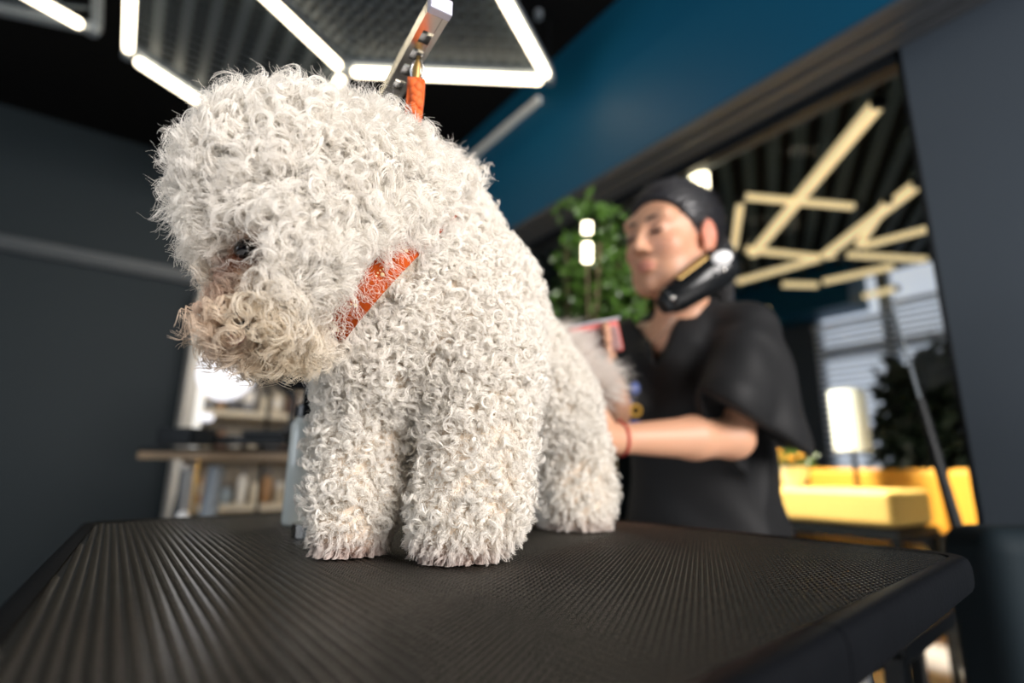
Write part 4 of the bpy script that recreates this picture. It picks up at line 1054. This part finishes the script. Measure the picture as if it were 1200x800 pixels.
for sx in (-1, 1):
    sk.ell(H(sx * .077, -.008, -.004), (.010, .020, .031), .006, ax=AX); sk.ell(H(sx * .086, -.003, .000), (.006, .010, .017), .004, 'sub', ax=AX)
    sk.ell(H(sx * .075, .001, -.030), (.007, .009, .010), .006, ax=AX)
# neck and torso
sk.cone(H(.0, -.02, -.06), NB, .050, .052, .03)
CH = P(812, 455, 1.14); BE = P(822, 560, 1.14); HI = P(824, 640, 1.14)
sk.cone(NB - _z * .05 - fl_ * .04, NB - _z * .05 + fl_ * .04, .055, .055, .04)
sk.cone(NB - _z * .03, SL + (SR - SL) * .12, .045, .042, .04); sk.cone(NB - _z * .03, SR + (SL - SR) * .12, .045, .042, .04)
AT = np.array([fl_, fy, _z])
sk.ell(CH, (.125, .080, .16), .03, ax=AT); sk.ell(BE, (.115, .075, .15), .04, ax=AT); sk.ell(HI, (.14, .09, .12), .04, ax=AT)
# arms
sk.cone(SL, EL, .036, .037, .02); sk.cone(EL, EL + (WL - EL) * .35, .034, .036, .015); sk.cone(EL + (WL - EL) * .35, WL, .036, .0225, .012)
sk.cone(SR, ER, .043, .036, .02); sk.cone(ER, WR, .036, .0225, .015)
# legs down to the shoes
for s_g in (-1, 1):
    hipj = HI + fl_ * .075 * s_g - _z * .05; knee = np.array([*hipj[:2], .45]) + fy * .02; ank = np.array([*hipj[:2], .09]) - fy * .01
    sk.cone(hipj, knee, .075, .052, .03); sk.cone(knee, ank, .050, .034, .02)
# hands: palm, four bent fingers, thumb from the side of the palm
def hand(wr, fd, nd, sd, curl, k=.006):
    """fd finger direction, nd back-of-hand normal, sd towards the thumb side"""
    fd, nd, sd = unit_(fd), unit_(nd), unit_(sd)
    pc_ = wr + fd * .075
    sk.cone(wr, wr + fd * .03, .0225, .021, .012)
    for i in range(5): sk.cone(wr + fd * .02 + sd * (.012 - i * .006), pc_ + sd * (.028 - i * .0185 * .78), .0125, .0105, .010)
    for i in range(4):
        b = pc_ + sd * (.027 - i * .018); L = (.026, .029, .027, .021)[i]; d = fd
        for j in range(3):
            a_ = curl * (j + .6) * .5; d = unit_(fd * math.cos(a_) - nd * math.sin(a_)); l_ = L * (1.25, .85, .7)[j]
            sk.cone(b, b + d * l_, .0088 - j * .0007, .0082 - j * .0008, .003); b = b + d * l_
    b = wr + fd * .025 + sd * .022
    for d, l_ in ((fd * .6 + sd * .75 - nd * .3, .034), (fd * .85 + sd * .3 - nd * .5, .028), (fd * .9 - nd * .5, .02)):
        d = unit_(d); sk.cone(b, b + d * l_, .0115, .0095, .004); b = b + d * l_
hand(WL, P(690, 512, .83) - WL, cv(0, .25, -1) , cv(.1, 1, .2), .75)
hand(WR, P(713, 424, .985) - WR, cv(.1, .1, 1), cv(-.1, 1, 0), 1.5)
V2, Q2 = sk.mesh(); bo_, V2, Q2 = raw_obj('body', V2, Q2, M['skin'], woman, relax=1)
# skin tones: lips, ears, cheeks
loc = (V2 - HO) @ AX.T
col = np.tile(np.array([.60, .32, .20]), (len(V2), 1))
def blend(w, c):
    global col
    w = np.clip(w, 0, 1)[:, None]; col = col * (1 - w) + np.array(c) * w
gs = lambda c, r: np.exp(-(((loc - np.array(c)) / np.array(r)) ** 2).sum(1))
for sx in (-1, 1):
    blend(gs((sx * .042, .07, -.025), (.022, .03, .02)) * .35, (.66, .26, .18)); blend(gs((sx * .085, -.005, 0), (.02, .03, .035)) * .85, (.70, .20, .13))
    blend(gs((sx * .031, .09, .012), (.018, .03, .010)) * .5, (.42, .20, .14))
blend((np.abs(loc[:, 0]) < .022) * (np.abs(loc[:, 2] + .0565) < .0115 * (1 - (loc[:, 0] / .027) ** 2)) * (loc[:, 1] > .075) * .7, (.50, .17, .13))
vcol(bo_, col)
def surfd(Vx, u, v, r=6):
    q = Vx - CAM; d = q @ FW; uu = 600 + 640 * (q @ RT) / d; vv = 400 - 640 * (q @ UP) / d; k = np.hypot(uu - u, vv - v) < r
    return d[k].min() if k.any() else None
# eyes closed downwards: lash lines, brows
for sx in (-1, 1):
    pts = [H(sx * (.017 + .0070 * i), .0905 - .0013 * abs(i - 1.6) ** 2, .0035 - .0016 * (2 - abs(i - 2))) for i in range(5)]
    MB().tube(pts, [.0012, .0024, .0028, .0026, .0014], 6).build('eyelash', M['hair'], woman, smooth=True)
    pts = [H(sx * (.013 + .0085 * i), .0880 - .0019 * i ** 1.5, .0285 + .0035 * math.sin(i / 4 * 2.6)) for i in range(5)]
    MB().tube(pts, [.0024, .0032, .0031, .0026, .0014], 6).build('eyebrow', M['hair'], woman, smooth=True)
# hair: slicked back, gathered in a ponytail
hs = Sculpt(HO - .2, HO + .2, .004)
hs.ell(H(0, -.018, .038), (.0800, .103, .0865), 0, ax=AX)
hs.F = np.maximum(hs.F, 0 * hs.F - 1)
hs.wedge_cut([(H(0, .062, .088), -unit_(hy * .75 + hz * -.20)), (H(0, 0, .105), hz * -1 * 0 + unit_(hz * 1.0 + hy * .55))]) if False else None
X = np.stack(np.meshgrid(*[hs.lo[i] + np.arange(hs.n[i]) * hs.h for i in range(3)], indexing='ij'), -1); lc_ = (X - HO) @ AX.T
# hairline: removes the face; temples run down in front of the ears
edge = lc_[..., 1] - (.050 - .9 * np.clip(.075 - lc_[..., 2], 0, 1) * 1.0 + .0) ; edge = lc_[..., 1] - np.interp(lc_[..., 2], [-.10, -.03, .0, .04, .08, .12], [-.055, -.014, .014, .044, .071, .11])
hs.F = np.maximum(hs.F, edge.astype(np.float32)); hs.F = np.maximum(hs.F, (-.045 - lc_[..., 2]).astype(np.float32)); del X, lc_, edge
hs.ell(H(0, -.118, .045), (.030, .028, .030), .015, ax=AX)
hs.cone(H(0, -.125, .05), H(.005, -.155, .00), .026, .024, .015); hs.cone(H(.005, -.155, .0), H(.01, -.150, -.09), .024, .012, .012)
V3, Q3 = hs.mesh(); l3 = (V3 - HO) @ AX.T; ph3 = np.arctan2(l3[:, 0], l3[:, 2] - .02); V3 = V3 + unit_(V3 - H(0, -.02, .03)) * (.0014 * np.sin(ph3 * 34 + 2 * np.sin(l3[:, 1] * 40)) + .001 * np.sin(ph3 * 61))[:, None]; raw_obj('hair', V3, Q3, M['hair'], woman, relax=0)
p, n = sample(V3, Q3, 6500, np.random.default_rng(4))
tg = -hy * 1.0 + hz * .15 - n * ((-hy + hz * .15) @ n.T)[:, None]
pony = ((p - HO) @ hy < -.125)[:, None]; tg = np.where(pony, -hz + n * .15, tg)
grow('hair_strands', p - n * .0005, n, unit_(tg) + n * .06, np.random.default_rng(1).uniform(.018, .040, len(p)), np.full(len(p), .0006), np.full(len(p), .6), 3, 8, np.full(len(p), .0012), .00028, M['hair'], woman, np.tile([.02, .02, .03], (len(p), 1)), np.random.default_rng(6), hair_noise=.0008)
MB().tube([H(0, -.122, .05) + hl * math.cos(math.radians(a)) * .024 + hz * math.sin(math.radians(a)) * .026 for a in range(0, 360, 24)], .004, 8, close=True).build('hair_tie', M['gloss_black'], woman, smooth=True)
# smock: torso, collar, wide short sleeves, deep V
lo = np.minimum.reduce([SL, SR, HI]) - .22; hi = np.maximum.reduce([SL, SR, HI]) + .22; lo[2] = HI[2] - .16; hi[2] = NB[2] + .10
ss = Sculpt(lo, hi, .0045)
ss.ell(CH, (.168, .116, .19), .04, ax=AT); ss.ell(BE, (.160, .115, .17), .05, ax=AT); ss.ell(HI - _z * .02, (.185, .135, .15), .06, ax=AT)
ss.cone(NB - _z * .03 - fy * .01, SL - _z * .005, .062, .056, .04); ss.cone(NB - _z * .03 - fy * .01, SR, .062, .055, .04)
ss.cone(NB - fy * .02 + _z * .012, NB - _z * .06, .066, .085, .03)
hem = P(905, 508, 1.00); hd = unit_(hem - SL)
SLe = P(898, 500, 1.0)
SLo = SL - FW * .012; ss.cone(P(872, 415, .99), P(858, 470, .925), .055, .060, .03); ss.cone(SLo, P(890, 505, .985), .060, .080, .03); ss.cone(P(886, 440, 1.03), P(920, 522, 1.0), .045, .045, .03)
ss.cone(SR, P(738, 482, 1.13), .056, .066, .03)
ss.wedge_cut([(P(905, 498, 1.0), -unit_(cv(.30, -1, 0) + FW * .0)), (P(866, 500, .97), -unit_(cv(1, .35, 0)))], 0) if False else None
# hem cut of the left sleeve: everything of the sleeve lobe below a sloping plane right of the torso
X = np.stack(np.meshgrid(*[ss.lo[i] + np.arange(ss.n[i]) * ss.h for i in range(3)], indexing='ij'), -1)
q = X - CAM; dpt = q @ FW; uu = 600 + 640 * (q @ RT) / dpt; vv = 400 - 640 * (q @ UP) / dpt
pn_ = unit_(np.cross(P(860, 484, .98) - P(945, 532, .98), FW)); pn_ = pn_ if pn_ @ UP < 0 else -pn_
below = (X - P(860, 484, .98)) @ pn_
side = ((X - CH) @ fl_) - .128
ss.F = np.maximum(ss.F, -np.maximum(-below, -side).astype(np.float32)); del q, dpt, uu, vv
# cavity of the sleeve
axd = unit_(P(905, 520, .99) - SL)
t_ = np.clip((X - SL) @ axd, 0.165, .4); dist = np.linalg.norm(X - SL - t_[..., None] * axd, axis=-1) - .052
ss.F = np.maximum(ss.F, -dist.astype(np.float32) * ((X - SL) @ axd > .10) - 1.0 * ((X - SL) @ axd <= .10)).astype(np.float32)
del dist, t_
# V neck
vb = P(768, 430, 1.06); va = P(748, 352, 1.12); vc_ = P(806, 352, 1.04)
n1 = unit_(np.cross(va - vb, FW)); n1 = n1 if n1 @ RT > 0 else -n1
n2 = unit_(np.cross(vc_ - vb, FW)); n2 = n2 if n2 @ RT < 0 else -n2
inV = np.maximum(-((X - vb) @ n1), -((X - vb) @ n2)); inV = np.maximum(inV, (X - NB) @ -fy - .03 + 0 * inV) 
ss.F = np.maximum(ss.F, -inV.astype(np.float32)); del X, inV
# soft folds
V4, Q4 = ss.mesh()
f1 = np.sin((V4 @ unit_(cv(.8, .5, .2))) * 70 + 2 * np.sin(V4[:, 2] * 16)) * .0022 + np.sin((V4 @ unit_(cv(.4, -.8, .3))) * 48 + 1.3 * np.sin(V4[:, 0] * 22)) * .0026
ctr = np.array([CH[0], CH[1], 0]); rdv = unit_((V4 - ctr) * np.array([1, 1, 0])); V4 = V4 + rdv * f1[:, None]
sh_, V4, Q4 = raw_obj('smock', V4, Q4, M['shirt'], woman, relax=1)
# trousers and shoes
ts = Sculpt(np.array([HI[0] - .28, HI[1] - .28, .04]), np.array([HI[0] + .28, HI[1] + .28, HI[2] + .02]), .008)
ts.ell(HI - _z * .06, (.165, .115, .12), .04, ax=AT)
for s_g in (-1, 1):
    hipj = HI + fl_ * .075 * s_g - _z * .05; knee = np.array([*hipj[:2], .45]) + fy * .02; ank = np.array([*hipj[:2], .09]) - fy * .01
    ts.cone(hipj, knee, .088, .066, .03); ts.cone(knee, ank, .064, .052, .02)
V5, Q5 = ts.mesh(); raw_obj('trousers', V5, Q5, M['trousers'], woman)
for s_g in (-1, 1):
    hipj = HI + fl_ * .075 * s_g; b_ = np.array([*hipj[:2], .0])
    t5 = Sculpt(b_ - .2, b_ + np.array([.2, .2, .16]), .006); t5.cone(b_ + _z * .035 - fy * .03, b_ + _z * .035 + fy * .13, .040, .036, .02); t5.cone(b_ + _z * .05 - fy * .01, b_ + _z * .10 - fy * .01, .045, .042, .02)
    t5.plane_cut(b_ + _z * .001, -_z); Vq, Qq = t5.mesh(); raw_obj('shoe', Vq, Qq, M['gloss_black'], woman)
# stitched lettering on the chest: gold ring shapes with blue pieces
def onshirt(u, v): return P(u, v, (surfd(V4, u, v, 7) or 1.0) - .004)
for i, (u, v) in enumerate(((717, 485), (731, 484), (745, 481))):
    c = onshirt(u, v)
    MB().tube([c + cv(math.cos(math.radians(a)) * .0095, math.sin(math.radians(a)) * .0105, 0) for a in range(0, 360, 24)], .0032, 8, close=True).build('gold_stitching', M['gold_thread'], woman, smooth=True)
for i, (u, v, w, h_) in enumerate(((744, 455, 12, 15), (735, 470, 14, 7), (745, 495, 16, 5))):
    c = onshirt(u, v); MB().ball(c, (w * .5 * 1.05 / 640, h_ * .5 * 1.05 / 640, .003), 12, 8, (RT, UP, FW)).build('blue_stitching', M['blue_thread'], woman, smooth=True)

# ---- worn things
e_ = H(.080, .003, -.043)
t = thing('earring', 'white pearl earring in the woman\'s left ear', 'earring', e_)
MB().ball(e_ + hl * .004, .0062, 14, 10).build('pearl', M['pearl'], t, smooth=True)
MB().tube([e_ + hl * .003 + hz * .006, e_ + hl * .001 + hz * .010], .001, 6).build('hook', M['steel'], t)
ndp = P(759, 404, (surfd(V2, 759, 404, 7) or 1.05) - .004)
t = thing('necklace', 'thin necklace with a small black pendant at the open collar', 'necklace', ndp)
def onskin(u, v): return P(u, v, (surfd(V2, u, v, 6) or 1.05) - .002)
MB().ball(ndp, .006, 12, 8).build('pendant', M['gloss_black'], t, smooth=True)
MB().tube([onskin(790, 372), onskin(780, 388), ndp, onskin(754, 390), onskin(754, 376)], .0010, 6).build('chain', M['steel'], t, smooth=True)
bd = unit_(WL - EL); bx1 = unit_(np.cross(bd, _z)); bx2 = np.cross(bd, bx1); bcn = EL + (WL - EL) * .965
t = thing('bracelet', 'thin red thread bracelet on the woman\'s wrist behind the dog', 'bracelet', bcn)
MB().tube([bcn + (bx1 * math.cos(math.radians(a)) + bx2 * math.sin(math.radians(a))) * .0262 for a in range(0, 360, 15)], .0026, 8, close=True).build('thread', M['red'], t, smooth=True)
MB().ball(bcn - bx2 * .027, .004, 8, 6).build('knot', M['red'], t, smooth=True)

# ---- hair dryer tucked between cheek and shoulder
da, db = P(784, 353, .955), P(853, 306, .985)
dd2 = unit_(db - da); t = thing('hair_dryer', 'black cylindrical dryer clamped between the woman\'s cheek and shoulder', 'dryer', (da + db) / 2)
L2 = np.linalg.norm(db - da); pr = lambda f: f * 1.0
MB().lathe(da, db, [(-.04, .019), (.0, .024), (.06, .026), (.10, .0285), (.55, .034), (.80, .037), (.92, .034), (1, .026)], 28).build('barrel', M['gloss_black'], t, smooth=True)
MB().lathe(da - dd2 * .016, da, [(0, .016), (1, .021)], 24).build('nozzle', M['black_metal'], t, smooth=True)
tv = unit_(-FW); ns = unit_(np.cross(dd2, FW)); ns = ns if ns @ UP > 0 else -ns
nsf = unit_(ns * .80 - FW * .55)
st_ = MB(); a1, b1 = da + dd2 * L2 * .22, da + dd2 * L2 * .72
wid = unit_(np.cross(dd2, nsf))
rad1, rad2 = .0315, .0365
st_.add([a1 + nsf * rad1 - wid * .006, a1 + nsf * rad1 + wid * .006, b1 + nsf * rad2 + wid * .007, b1 + nsf * rad2 - wid * .007, a1 + nsf * (rad1 + .002) - wid * .005, a1 + nsf * (rad1 + .002) + wid * .005, b1 + nsf * (rad2 + .002) + wid * .006, b1 + nsf * (rad2 + .002) - wid * .006],
        [(4, 5, 6, 7), (0, 1, 5, 4), (1, 2, 6, 5), (2, 3, 7, 6), (3, 0, 4, 7)]).build('gold_stripe', M['gold'], t)
wc = P(846, 302, .945); MB().ball(wc, (.019, .013, .006), 20, 12, (unit_(cv(1, .25, 0)), unit_(cv(-.25, 1, 0)), FW)).build('intake_cap', M['white'], t, smooth=True)
for (u, v) in ((848, 316), (788, 349)): MB().ball(P(u, v, .925 if u > 800 else .935), .005, 12, 8).build('button', M['steel'], t, smooth=True)

# ---- slicker brush held over the tail
bc_ = P(699, 397, .93); brx = unit_(cv(1, .17, .15)); bry = unit_(cv(-.15, 1, .1)); brz = unit_(np.cross(brx, bry)); bry = np.cross(brz, brx)
brz = brz if brz @ FW > 0 else -brz
t = thing('pet_brush', 'red slicker brush with metal pins held above the dog\'s tail', 'brush', bc_)
A3 = (brx, bry, brz)
MB().box(bc_ + brz * .006, (.090, .054, .010), A3).build('back_plate', M['brush_red'], t, bevel=.004)
MB().box(bc_ - brz * .002 - bry * .004, (.080, .042, .008), A3).build('pin_pad', M['brush_pad'], t, bevel=.003)
pn2 = MB()
for i in range(22):
    for j in range(10):
        q = bc_ - bry * (.004 - (j - 4.5) * .0042) + brx * (i - 10.5) * .0036 - brz * .006
        pn2.tube([q, q - brz * .006, q - brz * .010 - bry * .002], .00032, 3)
setp(pn2.build('pin_field', M['steel'], t), kind='stuff')
MB().box(bc_ + bry * .0285, (.092, .004, .013), A3).build('rim', mat('brush_rim', (.35, .34, .38), .3), t, bevel=.001)
MB().tube([bc_ - bry * .02 + brz * .012, bc_ - bry * .035 + brz * .02 + brx * .01, P(722, 428, .975), P(738, 440, 1.0)], [.008, .009, .011, .009], 12).build('handle', M['black_metal'], t, smooth=True)
